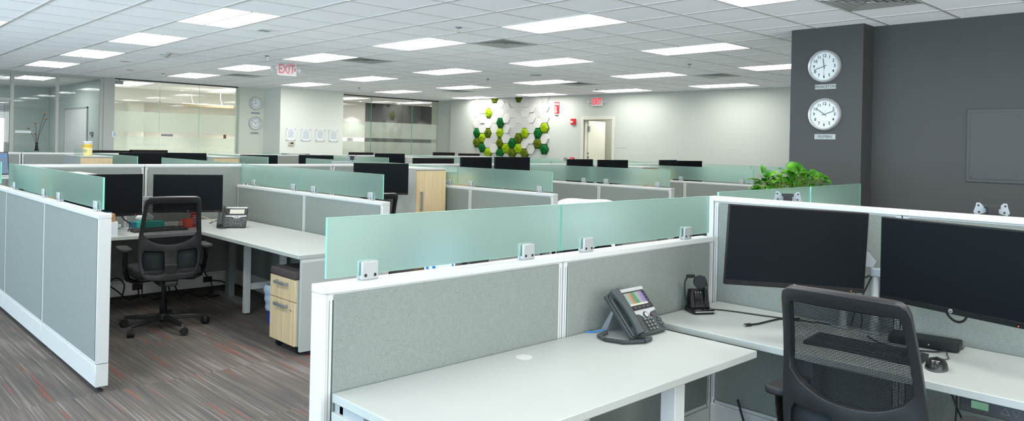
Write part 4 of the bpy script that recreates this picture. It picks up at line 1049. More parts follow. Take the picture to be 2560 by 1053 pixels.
c3 = copy_tree(chair); place(c3, (3.83, 6.02, 0), R(4), 'black office chair whose top corner shows behind the second cubicle glass')
c4 = copy_tree(chair); place(c4, (5.40, 4.60, 0), R(-50), 'office chair under a white cloth just above the foreground glass screen', scale=.98)
m = MB(); vs = []; fs = []; NX, NZ = 22, 10
for s in (0, 1):
    for j in range(NZ + 1):
        for i in range(NX + 1):
            u = -1 + 2 * i / NX; t = j / NZ; x = u * (.262 + .012 * t); z = 1.115 - .028 * abs(u) ** 6 - .003 * math.sin(u * 5 + 1) - t * (.42 + .03 * math.sin(u * 7))
            y = (-1) ** s * -(.03 + .03 * t + .008 * math.sin(u * 11 + s) * t) + yb(min(.2, abs(x)), max(.45, min(1.1, z))) - (.0 if s else .012)
            vs.append((x, y, z))
n0 = (NX + 1) * (NZ + 1)
for s in (0, 1):
    for j in range(NZ):
        for i in range(NX): q = s * n0 + j * (NX + 1) + i; fs.append((q, q + 1, q + NX + 2, q + NX + 1))
for i in range(NX): fs.append((i, i + 1, n0 + i + 1, n0 + i))
m.add(vs, fs); o = m.build('white_cloth', 'white_cloth', ang=180); tag(o, 'white cloth with folds draped over a chair back behind the foreground glass', 'cloth'); o.location = c4.location; o.rotation_euler = c4.rotation_euler; o.scale = (.98,) * 3
monitor(mon, (2.61, 7.0, 1.062), R(-24), 'black monitor in the left cubicle, right one, above the telephone', 0, (.96, .96))
monitor(mon, (1.885, 6.93, 1.068), R(4), 'black monitor in the left cubicle, left one, behind the aisle glass', 0)
make_arm('monitor_bracket', (2.42, 7.55), (2.645, 7.072, 1.06), R(-24), 'grey monitor arm of the right monitor in the left cubicle')
make_arm('monitor_bracket', (2.16, 7.30), (1.89, 7.01, 1.068), R(4), 'grey monitor arm of the left monitor in the left cubicle')
ph2 = make_phone('grey desk telephone with a small pale screen in the left cubicle', False); place(ph2, (2.945, 6.84, ZD), R(-32))
coil('coiled_cord', [(-.09, .012, .012), (-.075, -.03, .012), (-.055, -.045, .012), (-.035, -.035, .012), (-.05, -.01, .012)], ph2, turns=16)
cable('phone_cable', [(2.90, 6.94, .75), (2.84, 7.02, .80), (2.76, 7.08, .835), (2.66, 7.12, .80), (2.58, 7.14, .76)], .004, 'tan cable arching from the left cubicle telephone', mat='cable_tan')
cable('phone_cable', [(3.02, 6.99, .76), (2.99, 7.2, .78), (2.93, 7.3, .742)], .004, 'short black cable behind the left cubicle telephone')
o = thing('carton', 'white carton on the left cubicle desk under a small brown box', 'box', (1.858, 6.80, ZD), R(-4)); m = MB(); m.box(-.09, .09, -.06, .06, 0, .125); m.build('carton_body', 'carton_white', o, bevel=.002); m = MB(); m.box(-.092, .092, -.062, .062, .0, .02); m.build('lid_tray', 'paper', o)
o = thing('carton', 'small brown carton with dark lettering on top of the white carton', 'box', (1.842, 6.795, ZD + .1255), R(-4)); m = MB(); m.box(-.085, .085, -.05, .05, 0, .065); b = m.build('carton_body', 'carton_brown', o, bevel=.002)
F = frame_m((0, -.0506, .033), (1, 0, 0), (0, 0, 1)); m = MB(); m.text('poly', .036, F @ Matrix.Translation((.035, 0, 0)), .0004); m.lathe([(.008, 0), (.012, 0), (.012, .0004), (.008, .0004)], 16, M=F @ Matrix.Translation((-.03, .003, 0))); m.build('lettering', 'print_dark', b)
o = thing('notebook', 'thin dark teal notebook lying on the small brown carton', 'notebook', (1.83, 6.80, ZD + .191), R(4)); m = MB(); m.box(-.07, .07, -.045, .045, 0, .012); m.build('cover', 'teal_dark', o, bevel=.001); m = MB(); m.box(-.068, .0705, -.0453, .043, .002, .010); m.build('pages', 'paper', o)
o = thing('tissue_box', 'teal tissue box with a white tissue on the left cubicle desk', 'tissue box', (2.37, 7.36, ZD), R(-3)); m = MB(); m.box(-.14, .14, -.06, .06, 0, .05); b = m.build('carton_body', 'teal_box', o, bevel=.002); m = MB(); m.box(-.1404, -.10, -.0604, .0604, .001, .0505); m.build('end_band', 'teal_dark', b)
m = MB(); vs = []; fs = []
for j in range(6):
    for i in range(9): u = -1 + i / 4; t = j / 5; vs.append((u * (.035 + .05 * t) - .02 * t, .016 * math.sin(u * 4 + t * 3), .05 + t * (.085 - .05 * u * u)))
for j in range(5):
    for i in range(8): q = j * 9 + i; fs.append((q, q + 1, q + 10, q + 9))
m.add(vs, fs); t_ = m.build('tissue', 'tissue', o, ang=180); sd = t_.modifiers.new('t', 'SOLIDIFY'); sd.thickness = .0015
kb2 = copy_tree(kb); place(kb2, (2.36, 6.99, ZD), R(-3), 'black keyboard in front of the tissue box in the left cubicle')
cable('monitor_cable', [(2.10, 7.2, .88), (2.13, 7.2, .83), (2.17, 7.16, .79), (2.15, 7.12, .76), (2.13, 7.09, .742)], .006, 'black cable hanging below the left cubicle monitor')
o = thing('mug', 'orange mug on the left cubicle desk seen through the chair back', 'mug', (2.62, 7.04, ZD)); m = MB(); m.lathe([(.001, .003), (.036, .003), (.042, .012), (.045, .09), (.041, .09), (.038, .014), (.001, .012)], 24); m.build('body', 'orange', o); m = MB(); m.tube([(-.044, 0, .075), (-.065, 0, .07), (-.07, 0, .045), (-.062, 0, .025), (-.043, 0, .022)], .006, 8); m.build('handle', 'orange', o); m = MB(); m.lathe([(.001, 0), (.034, 0), (.036, .004), (.001, .004)], 20); m.build('base_ring', 'paper', o)
o = thing('snack_carton', 'red snack carton with pale lettering beside the orange mug', 'box', (2.715, 7.12, ZD), R(-20)); m = MB(); m.box(-.036, .036, -.02, .02, 0, .135); b = m.build('carton_body', 'red', o, bevel=.001)
F = frame_m((0, -.0204, .07), (0, 0, 1), (-1, 0, 0)); m = MB(); m.text('XI', .05, F @ Matrix.Translation((-.02, 0, 0)), .0004); m.box(.02, .026, -.014, .014, 0, .0004, M=F); m.box(.034, .040, -.014, .014, 0, .0004, M=F); m.build('lettering', 'paper', b)
o = thing('desk_hutch', 'white storage box with an oak front, back corner of the left cubicle', 'cabinet', (1.67, 7.35, ZD)); m = MB(); m.box(-.215, .215, -.33, .37, 0, .505); m.build('carcass', 'white_laminate', o, bevel=.002); m = MB(); m.box(-.215, .215, -.35, -.331, .003, .48); d = m.build('door', 'oak', o); m = MB(); m.box(.13, .15, -.375, -.351, .2, .36); m.build('handle', 'grey_metal', d)
for (x, z), i in zip(((2.42, .115), (2.70, .115), (3.10, .115)), range(3)):
    o = thing('power_outlet', 'black power outlet on the base of the left cubicle partition, %s' % ('left one', 'middle one', 'right one')[i], 'outlet', (x, 7.748, z), group='black partition outlets'); m = MB(); m.rbox(-.045, .045, -.012, 0, -.028, .028, .004); m.build('plate', 'rubber', o); m = MB()
    for s in (-1, 1): m.box(s * .022 - .008, s * .022 + .008, -.0135, -.0118, -.012, .012)
    m.build('sockets', 'soft_black', o)
CB = [[(1.55, 7.6, .69), (1.56, 7.5, .45), (1.62, 7.45, .30), (1.80, 7.45, .2), (1.95, 7.5, .19), (2.06, 7.6, .12), (2.16, 7.62, .01)],
      [(1.78, 7.5, .69), (1.76, 7.4, .45), (1.80, 7.35, .28), (1.70, 7.3, .17), (1.55, 7.3, .19)],
      [(2.0, 7.5, .69), (1.98, 7.45, .32), (1.95, 7.42, .23), (1.80, 7.35, .16), (1.66, 7.25, .13)],
      [(2.0, 7.45, .3), (1.97, 7.4, .2), (1.85, 7.3, .12), (1.75, 7.3, .09)],
      [(2.42, 7.72, .10), (2.40, 7.66, .05), (2.30, 7.6, .03), (2.2, 7.6, .12), (2.12, 7.6, .2), (2.2, 7.62, .24), (2.26, 7.6, .17), (2.22, 7.55, .05)],
      [(2.70, 7.72, .10), (2.69, 7.66, .06), (2.62, 7.6, .02), (2.5, 7.55, .012)],
      [(3.10, 7.72, .11), (3.2, 7.6, .10), (3.22, 7.5, .05), (3.12, 7.4, .012), (2.95, 7.35, .012)],
      [(2.95, 7.6, .69), (2.90, 7.5, .40), (2.98, 7.5, .22), (3.04, 7.5, .12), (3.02, 7.45, .04), (2.9, 7.4, .02), (2.8, 7.45, .06), (2.74, 7.5, .02)],
      [(2.88, 7.6, .69), (2.80, 7.55, .42), (2.70, 7.5, .27), (2.68, 7.5, .15), (2.75, 7.5, .015)],
      [(1.52, 7.1, .2), (1.66, 7.0, .16), (1.76, 6.95, .06), (1.82, 6.9, .01)]]
DS = ['at its left end, dropping to the floor', 'second from its left end, curving back left', 'dropping straight then turning left', 'short and low, near its left end', 'knotted in loops behind the chair column', 'short, under the middle outlet', 'from the right outlet to the floor', 'long, dropping right of the chair', 'slack, just right of the chair base', 'low by the aisle panel']
for pts, d in zip(CB, DS): cable('power_cable', pts, .0065, 'black cable under the left cubicle desk, %s' % d, group='cables under the left cubicle desk')
o = thing('power_brick', 'black power brick hanging under the left cubicle desk by the aisle panel', 'power adapter', (1.54, 7.15, .17), R(15)); m = MB(); m.rbox(-.06, .06, -.03, .03, 0, .045, .01); m.build('case', 'rubber', o, bevel=.004); m = MB(); m.tube([(-.06, 0, .02), (-.075, 0, .01), (-.08, 0, -.168)], .005, 6); m.build('lead', 'rubber', o)
# ------------------------------------------------------------------ other cubicles
def simple_desk(x0, x1, y0, y1, lab):
    o = thing('desk', lab, 'desk', ((x0 + x1) / 2, (y0 + y1) / 2, 0), group='white desks in the farther cubicles'); m = MB(); m.box(x0, x1, y0, y1, ZD - .03, ZD, M=loc(o)); m.build('desktop', 'white_laminate', o)
    for xx in (x0 + .15, x1 - .15):
        m = MB(); m.box(xx - .03, xx + .03, (y0 + y1) / 2 - .03, (y0 + y1) / 2 + .03, .02, ZD - .03, M=loc(o)); m.build('leg', 'grey_metal', o)
        m = MB(); m.box(xx - .035, xx + .035, y0 + .1, y1 - .1, 0, .02, M=loc(o)); m.build('foot', 'grey_metal', o)
    return o
def end_desk(x0, x1, y0, y1, lab):
    o = thing('return_desk', lab, 'desk', ((x0 + x1) / 2, (y0 + y1) / 2, 0), group='white side desks in the farther cubicles'); m = MB(); m.box(x0, x1, y0, y1, ZD - .03, ZD, M=loc(o)); m.build('desktop', 'white_laminate', o)
    m = MB(); m.box(x0 + .02, x1 - .02, y0 + .005, y0 + .03, .03, ZD - .031, M=loc(o)); m.build('end_panel', 'white_laminate', o)
    m = MB()
    for xx in (x0 + .1, x1 - .1): m.cyl((xx, y0 + .018, 0), (xx, y0 + .018, .031), .018, n=10, M=loc(o))
    m.build('leveller', 'rubber', o)
    m = MB(); m.box(x1 - .08, x1 - .03, y1 - .2, y1 - .15, 0, ZD - .031, M=loc(o)); m.build('leg', 'white_metal', o)
    return o
names = ('second', 'third', 'fourth', 'fifth')
for i, (x0, x1) in enumerate(((3.47, 4.98), (5.96, 7.59), (7.69, 9.21), (10.16, 11.85))):
    simple_desk(x0, x1, 6.72, 7.735, 'white back desk of the %s cubicle from the left' % names[i])
for i, (x0, x1, y0) in enumerate(((4.72, 5.43, 5.2), (6.86, 7.58, 5.3), (8.9, 9.62, 5.3))):
    end_desk(x0, x1, y0, 6.62 if i != 0 else 6.60, 'white side desk at the near end of the %s cubicle from the left' % names[i])
tw = make_tower('tall white tower with an oak door and grey handle in the second cubicle'); place(tw, (5.01, 6.75, 0))
for p, lab in (((5.54, 6.85, 0), 'white storage tower blurred behind the glass right of the tall oak tower'), ((9.212, 6.76, 0), 'white storage tower whose oak top edge shows behind the third glass run'), ((9.73, 6.85, 0), 'white storage tower blurred behind the fourth glass run'),
               ((2.935, 11.93, 0), 'white oak-front tower carrying the yellow canister'), ((4.848, 11.95, 0), 'white oak-front tower behind the left cubicle spine, right of the black monitor'), ((8.99, 11.95, 0), 'white oak-front tower in the far row beside a black monitor')):
    c = copy_tree(tw); place(c, p, 0, lab)
    if 'blurred' in lab: c.scale = (1, .9, .965)
monitor(mon, (4.53, 6.74, 1.178), R(-30), 'black monitor in the second cubicle, left of the tall oak-door tower', 0, (.95, .93))
make_arm('monitor_bracket', (4.75, 7.45), (4.57, 6.81, 1.17), R(-30), 'grey monitor arm of the second cubicle monitor')
make_arm('monitor_bracket', (4.9, 8.35), (5.04, 8.16, 1.375), R(-20), 'bare monitor bracket showing above the second cubicle monitor', plate=True, group='bare monitor arms', btop=.737)
FAR = [((3.87, 13.85), 1.343, 180, 'black monitor back above the rear spine, left one of the pair over the yellow canister'), ((4.47, 13.85), 1.357, 180, 'black monitor back above the rear spine, right of the one over the canister'),
       ((3.868, 12.3), 1.335, -15, 'black monitor partly hidden by the far glass screen, below the two monitor backs'), ((4.55, 12.36), 1.338, -25, 'black monitor left of the small oak-front tower in the far row'),
       ((5.907, 12.6), 1.309, -20, 'black monitor just under the rear spine cap below the two small clocks'), ((7.021, 12.6), 1.313, -35, 'black monitor under the rear spine cap below the four notices'),
       ((9.068, 14.3), 1.35, 180, 'black monitor back below the left pane of the dark meeting room glass'), ((8.67, 12.6), 1.357, -15, 'black monitor in the far row, below the dark meeting room glass'),
       ((6.40, 8.25), 1.371, 168, 'wide black monitor back just beyond the middle spine, right of a small oak tower'), ((11.409, 14.3), 1.372, 175, 'small black monitor back left of the moss wall, left one'), ((12.216, 14.3), 1.35, 172, 'small black monitor back left of the moss wall, right one'),
       ((6.323, 7.25), 1.408, 10, 'black monitor in the third cubicle, left one, below the moss wall'), ((6.776, 7.05), 1.418, 0, 'black monitor in the third cubicle, right one, below the moss wall'), ((8.292, 7.2), 1.39, 5, 'black monitor in the fourth cubicle, left one, below the far exit sign'),
       ((8.805, 7.0), 1.386, -6, 'black monitor in the fourth cubicle, right one, below the open door'), ((10.523, 7.2), 1.384, 8, 'black monitor in the fifth cubicle, left one, before the plain far wall'), ((11.032, 7.12), 1.373, -9, 'black monitor in the fifth cubicle, right one, before the plain far wall'),
       ((7.498, 14.3), 1.304, 180, 'thin top edge of a black monitor above the rear spine under the pillar')]
for i, ((x, y), zt, yaw, lab) in enumerate(FAR):
    monitor(mon, (x, y, zt - .181), R(yaw), lab)
    n = Vector((math.sin(R(yaw)), -math.cos(R(yaw)), 0)); hx = Vector((x, y, 0)) - n * .075
    make_arm('monitor_bracket', (hx.x + .05, hx.y - n.y * .16), (hx.x, hx.y, zt - .19), R(yaw), ' '.join(('grey arm holding the ' + lab.replace(',', '')).split()[:15]), group='grey monitor arms of the far cubicles')
for i, (x0, x1, y0, y1, lab) in enumerate(((3.56, 5.55, 7.84, 8.6, 'second'), (6.36, 7.60, 7.84, 8.6, 'third'), (3.46, 4.81, 12.25, 13.38, 'far second'), (5.36, 7.50, 12.25, 13.38, 'far third'), (7.60, 8.95, 12.25, 13.38, 'far fourth'), (2.95, 7.25, 13.5, 14.3, 'rear left'), (7.35, 10.35, 13.5, 14.6, 'rear middle'), (10.45, 12.7, 13.5, 14.7, 'rear right'), (1.45, 3.46, 7.84, 10.2, 'first'))):
    simple_desk(x0, x1, y0, y1, 'white desk mostly hidden behind the partitions, %s back-row cubicle' % lab)
o = thing('laptop', 'open laptop with a pale blue screen at the left picture edge', 'laptop', (1.60, 10.0, 1.10), R(8)); m = MB(); m.box(-.15, .15, -.22, 0, 0, .016); m.build('base', 'silver', o)
m = MB(); M_ = Matrix.Translation((0, 0, .016)) @ Matrix.Rotation(R(-12), 4, 'X'); m.box(-.15, .15, -.005, .003, 0, .26, M=M_); s_ = m.build('lid', 'bezel_black', o); m = MB(); m.box(-.142, .142, -.0065, -.0045, .012, .252, M=M_); m.build('screen', 'screen_blue', s_)
m = MB(); m.box(-.142, .142, -.0072, -.006, .205, .214, M=M_); m.build('screen_bar', 'blue_print', s_)
o = thing('laptop_riser', 'white stand under the laptop at the left picture edge', 'stand', (1.62, 9.9, 0)); o.location = (1.62, 9.9, ZD); m = MB(); m.box(-.12, .12, -.14, .14, .345, .362); m.box(-.12, -.10, -.14, .14, 0, .345); m.box(.10, .12, -.14, .14, 0, .345); m.build('frame', 'white_metal', o)
# yellow canister and clear holder on the far tower
o = thing('wipes_canister', 'yellow wipes canister with a white lid on the far oak-front tower', 'canister', (3.06, 12.08, 1.287)); m = MB(); m.lathe([(.001, 0), (.058, 0), (.06, .004), (.06, .17), (.056, .176), (.001, .176)], 28); b = m.build('tub', 'pale_yellow', o); m = MB(); m.lathe([(.0603, .12), (.0608, .12), (.0608, .165), (.0603, .165)], 28); m.build('label_band', 'yellow', b); m = MB(); m.lathe([(.061, .172), (.062, .176), (.062, .205), (.055, .212), (.001, .214)], 28); m.build('lid', 'white_metal', o)
F = frame_m((3.06 - .042, 12.08 - .0436, 1.287 + .09), (.72, -.69, 0), (0, 0, 1)); m = MB()
for k, wd in enumerate((.05, .06, .035)): m.box(-wd / 2, wd / 2, -.006 - k * .016, .0 - k * .016, .0, .0015, M=Matrix.Translation(-Vector(o.location)) @ F)
m.build('label_print', 'teal_dark', b)
o = thing('acrylic_holder', 'clear acrylic holder beside the yellow canister', 'holder', (2.98 + .03, 12.3, 1.287)); m = MB(); m.box(-.07, .07, -.002, .002, 0, .15); m.box(-.07, .07, -.05, .05, 0, .004); m.box(-.07, .07, .046, .05, 0, .10); m.build('body', 'acrylic', o)
# recycling carton behind the foreground glass
o = thing('recycling_box', 'tall white recycling box with blue print blurred behind the foreground glass', 'recycling box', (3.86, 4.86, 0), R(-38)); m = MB(); m.box(-.125, .125, -.125, .125, 0, .80); b = m.build('carton_body', 'carton_white', o, bevel=.003)
F = frame_m((0, -.1256, 0), (1, 0, 0), (0, 0, 1)); m = MB()
m.box(.098, .110, .42, .79, 0, .0006, M=F); m.box(-.110, -.098, .42, .79, 0, .0006, M=F); m.box(-.02, .09, .64, .74, 0, .0006, M=F); m.box(-.09, .09, .755, .775, 0, .0006, M=F); m.prism([F @ Vector(p) for p in ((-.075, .535, 0), (-.015, .535, 0), (-.045, .582, 0))], (0, -.0006, 0)); m.lathe([(.016, 0), (.024, 0), (.024, .0006), (.016, .0006)], 18, M=F @ Matrix.Translation((-.075, .565, 0))); m.build('blue_print', 'blue_print', b)
m = MB(); m.box(-.127, .127, -.127, .127, .78, .802); m.box(-.05, .05, -.03, .03, .8015, .8035); m.build('lid', 'carton_white', o)
# ------------------------------------------------------------------ plant beyond the tall partition
o = thing('planter_cabinet', 'low white cabinet behind the glass screen carrying the green plant', 'cabinet', (6.06, 2.93, 0), R(-44)); m = MB(); m.box(-.38, .38, -.2, .2, .03, 1.08); m.build('carcass', 'white_laminate', o, bevel=.002); m = MB(); m.box(-.385, .385, -.205, .205, 1.08, 1.10); m.build('top', 'white_laminate', o); m = MB(); m.box(-.36, .36, -.18, .18, 0, .03); m.build('plinth', 'soft_black', o)
o = thing('potted_pothos', 'bushy green pothos plant in a trough before the dark column', 'potted plant', (6.075, 2.915, 1.10), R(-44)); o.scale = (.78, .78, .82)
m = MB(); m.add([(-.26, -.085, 0), (.26, -.085, 0), (.26, .085, 0), (-.26, .085, 0), (-.29, -.10, .125), (.29, -.10, .125), (.29, .10, .125), (-.29, .10, .125)], [(0, 3, 2, 1), (0, 1, 5, 4), (1, 2, 6, 5), (2, 3, 7, 6), (3, 0, 4, 7)]); t_ = m.build('trough', 'plant_pot', o); sd = t_.modifiers.new('t', 'SOLIDIFY'); sd.thickness = .01
m = MB(); m.box(-.275, .275, -.09, .09, .08, .112); m.build('soil', 'soil', o)
rng = random.Random(11); st = MB(); lf = MB()
def leaf(mb, base, dirv, up, L):
    d = dirv.normalized(); s = d.cross(up).normalized(); n = s.cross(d).normalized(); vs = []; fs = []
    prof = [(0, .0), (.04, .26), (.16, .40), (.34, .43), (.55, .36), (.74, .23), (.9, .09), (1.0, 0)]
    for t, w in prof:
        c = base + d * (L * (t - .06 * (1 if 0 < t < .1 else 0))) + n * (-.32 * L * t * t)
        for k in (-1, -.5, 0, .5, 1): vs.append(c + s * (L * w * k) + n * (L * .12 * abs(k) * (w / .43)) - d * (L * .07 * abs(k) if t < .1 else 0))
    for j in range(len(prof) - 1):
        for i in range(4): q = j * 5 + i; fs.append((q, q + 1, q + 6, q + 5))
    mb.add(vs, fs)
for k in range(175):
    x0 = rng.uniform(-.25, .25); y0 = rng.uniform(-.07, .07); reach = rng.uniform(.03, .30)
    an = rng.uniform(0, 2 * PI); out = Vector((x0 * .55 + .12 * math.cos(an), .13 * math.sin(an) + y0 * .3, 0)); hgt = reach * (1.0 - .8 * abs(x0) / .42)
    hgt = rng.uniform(.02, .27) * (1 - .55 * (abs(x0 - .02) / .27) ** 2)
    p0 = Vector((x0, y0, .105)); p2 = p0 + out * rng.uniform(.5, 1.15) + Vector((0, 0, hgt)); p1 = p0.lerp(p2, .5) + Vector((0, 0, .05))
    st.tube(smooth([p0, p1, p2], 4), .0026, 5)
    dv = Vector((out.x + rng.uniform(-.1, .1), out.y + rng.uniform(-.1, .1), rng.uniform(-.05, .10) + .02)); leaf(lf, p2, dv, Vector((rng.uniform(-.3, .3), rng.uniform(-.3, .3), 1)), rng.uniform(.062, .10))
# the tall leaf and side sprays of the photo
for x, y, z, dx, dy, dz, L in ((-.055, -.02, .30, .5, -.1, .35, .135), (.245, .0, .20, .8, 0, .25, .16), (.30, -.02, .12, .3, -.1, -.6, .12), (-.29, -.02, .20, .6, -.2, .5, .14), (-.33, -.03, .07, -.8, -.1, .1, .13), (-.31, -.05, .04, .1, -.1, -.7, .13), (.12, 0, .24, -.2, .1, .5, .12), (.06, .02, .27, .3, .2, .5, .11), (-.31, 0, .24, -.1, 0, 1, .09), (.2, -.05, .22, -.7, -.2, .2, .14)):
    p2 = Vector((x, y, .10 + z)); p0 = Vector((x * .6, y, .105)); st.tube(smooth([p0, p0.lerp(p2, .5) + Vector((0, 0, .03)), p2], 4), .0028, 5); leaf(lf, p2, Vector((dx, dy, dz)), Vector((0.1, -.5, 1)), L)
st.build('stems', 'stem_green', o); lf.build('foliage', 'pothos_leaf', o, ang=80)

# ------------------------------------------------------------------ things on the far wall
HEXS = .1465; HC = .2125; HR = .2555
def hexpts(u, z, n, s):
    return [FW @ Vector((u + s * math.cos(PI / 3 * k), z + s * math.sin(PI / 3 * k), n)) for k in range(6)]
def clip(pts, zmax):
    out = []
    for a_, b_ in zip(pts, pts[1:] + pts[:1]):
        ia, ib = a_.z <= zmax, b_.z <= zmax
        if ia: out.append(a_)
        if ia != ib: t = (zmax - a_.z) / (b_.z - a_.z); out.append(a_.lerp(b_, t))
    return out
MOSS = {(0, 0): 'D', (0, 1): 'O', (1, 0): 'L', (1, 1): 'D', (2, 0): 'O', (2, 2): 'L', (2, -2): 'L', (4, -1): 'D', (4, 0): 'L', (4, 1): 'O', (4, 2): 'D', (5, 1): 'L', (6, 1): 'D', (6, 2): 'O', (7, 0): 'O', (7, 1): 'L', (8, 0): 'L', (8, 2): 'O', (10, 0): 'D', (10, 1): 'O', (11, -1): 'L', (11, 1): 'D', (3, -4): 'O', (7, -4): 'O'}
LOW = {0: -1, 1: -1, 2: 1, 3: 1, 4: -2, 5: 0, 6: 0, 7: -1, 8: 1, 9: 1, 10: -1, 11: 0}
MN = {'D': ('moss_dark', 'dark green'), 'L': ('moss_lime', 'bright lime green'), 'O': ('moss_olive', 'olive green')}
WH = {0: 'top', -1: 'upper', -2: 'upper'}
rng = random.Random(5)
COLN = ['first', 'second', 'third', 'fourth', 'fifth', 'sixth', 'seventh', 'eighth', 'ninth', 'tenth', 'eleventh', 'twelfth']
cells = {}
for c in range(12):
    for r in range(-5, 3):
        z = (1.888 if c % 2 == 0 else 1.757) - HR * r; u = .965 + HC * c
        if z - HEXS * .9 > H: continue
        if (c, r) in MOSS or r <= LOW[c]: cells.setdefault(c, []).append((r, u, z))
for c, lst in cells.items():
    lst.sort()
    for q, (r, u, z) in enumerate(lst):
        kind = MOSS.get((c, r)); pos = '%s column from the left, %s from the ceiling' % (COLN[c], ORD[q])
        if kind:
            o = thing('moss_hexagon', '%s moss hexagon, %s' % (MN[kind][1], pos), 'moss tile', tuple(FW @ Vector((u, z, 0))), 0, 'moss hexagons on the far wall'); OM = Matrix.Translation(-Vector(o.location))
            m = MB(); pts = clip(hexpts(u, z, .001, HEXS * .985), H - .004); m.prism([OM @ p for p in pts], FW.to_3x3() @ Vector((0, 0, .02))); m.build('backing', 'soil', o)
            m = MB(); vs = []; fs = []; NR, NA = 7, 30; cen = FW @ Vector((u, z, 0))
            for j in range(NR + 1):
                rr = j / NR
                for i in range(NA):
                    a_ = 2 * PI * i / NA; sec = (a_ % (PI / 3)) - PI / 6; R_ = HEXS * math.cos(PI / 6) / math.cos(sec) * (.985 + rng.uniform(-.03, .045))
                    hh = .055 * (1 - rr ** 4) + .018 + rng.uniform(-.010, .010); p = FW @ Vector((u + R_ * rr * math.cos(a_), z + R_ * rr * math.sin(a_), hh if j < NR else .004))
                    p.z = min(p.z, H - .004); vs.append(OM @ p)
            for j in range(NR):
                for i in range(NA): fs.append((j * NA + i, j * NA + (i + 1) % NA, (j + 1) * NA + (i + 1) % NA, (j + 1) * NA + i))
            m.add(vs, fs); m.build('moss', MN[kind][0], o, ang=180)
        else:
            o = thing('white_hexagon', 'white faceted hexagon, %s' % pos, 'wall tile', tuple(FW @ Vector((u, z, 0))), 0, 'white hexagon tiles on the far wall'); OM = Matrix.Translation(-Vector(o.location))
            pts = clip(hexpts(u, z, .001, HEXS * .985), H - .004); tl = Vector((rng.uniform(-.14, .14), rng.uniform(-.15, .15))); n3 = FW.to_3x3() @ Vector((0, 0, 1)); cen = FW @ Vector((u, z, 0)); du = FW.to_3x3() @ Vector((1, 0, 0))
            top = [p + n3 * max(.006, .03 + tl.x * (p - cen).dot(du) + tl.y * (p.z - cen.z)) for p in pts]
            m = MB(); k = len(pts); m.add([OM @ p for p in pts + top], [tuple(range(k)), tuple(range(k, 2 * k))] + [(i, (i + 1) % k, k + (i + 1) % k, k + i) for i in range(k)]); m.build('tile', 'hex_white', o)
make_exit('lit red exit sign with two emergency lamps on the far wall above the door', FW @ Matrix.Translation((4.875, 2.605, .05)), 'exit_lit', False)
o = thing('extinguisher_sign', 'red fire extinguisher sign with a white arrow right of the moss wall', 'sign', tuple(fw(3.664, 2.478))); OM = Matrix.Translation(-Vector(o.location)); G = OM @ FW @ Matrix.Translation((3.664, 2.478, 0))
m = MB(); m.prism([G @ Vector(p) for p in ((-.075, -.15, .001), (.0, -.15, .06), (.075, -.15, .001))], (0, 0, .30)); b = m.build('plate', 'red', o)
m = MB()
for s in (-1, 1):
    f_ = lambda t, zz: G @ Vector((s * .075 * t, zz, .06 - .059 * t + .001))
    m.add([f_(.06, -.1), f_(.06, .05), f_(.28, .05), f_(.28, -.06), f_(.5, -.06), f_(.06, -.125)], [(0, 1, 2, 3, 4, 5)]); m.add([f_(.1, .08), f_(.85, .08), f_(.85, .125), f_(.1, .125)], [(0, 1, 2, 3)])
    m.add([f_(.0, -.1515), f_(1, -.1515), f_(1, -.13), f_(0, -.13)], [(0, 1, 2, 3)])
m.build('arrow', 'paper', b)
o = thing('fire_pull_station', 'red fire alarm pull station on the far wall left of the door', 'fire alarm', tuple(fw(4.18, 2.16))); OM = Matrix.Translation(-Vector(o.location)) @ FW
m = MB(); fbox_ = lambda mb, *q: mb.box(*q, M=OM); fbox_(m, 4.12, 4.245, 2.09, 2.23, 0, .045); b = m.build('housing', 'red', o, bevel=.004); m = MB(); fbox_(m, 4.135, 4.19, 2.135, 2.165, .045, .055); fbox_(m, 4.155, 4.172, 2.13, 2.18, .05, .06); m.build('handle', 'paper', b)
make_plate('small grey switch plate on the far wall just above the screens', FW @ Matrix.Translation((3.955, 1.28, 0)), .105, .075, None, 0, 'grey_metal', 'switch', 'switch_plate')
o = thing('alarm_button', 'small red alarm box on the far wall low left of the door', 'fire alarm', tuple(fw(4.17, 1.285))); OM = Matrix.Translation(-Vector(o.location)) @ FW; m = MB(); m.box(4.115, 4.225, 1.23, 1.325, 0, .04, M=OM); b = m.build('housing', 'red', o, bevel=.004); m = MB(); m.box(4.13, 4.205, 1.27, 1.305, .04, .043, M=OM); m.build('face', 'sign_pink', b)
make_plate('small white room sign on the far wall right of the door', FW @ Matrix.Translation((5.54, 1.61, 0)), .25, .075, None, 0, 'white_paint', 'sign', 'room_sign')
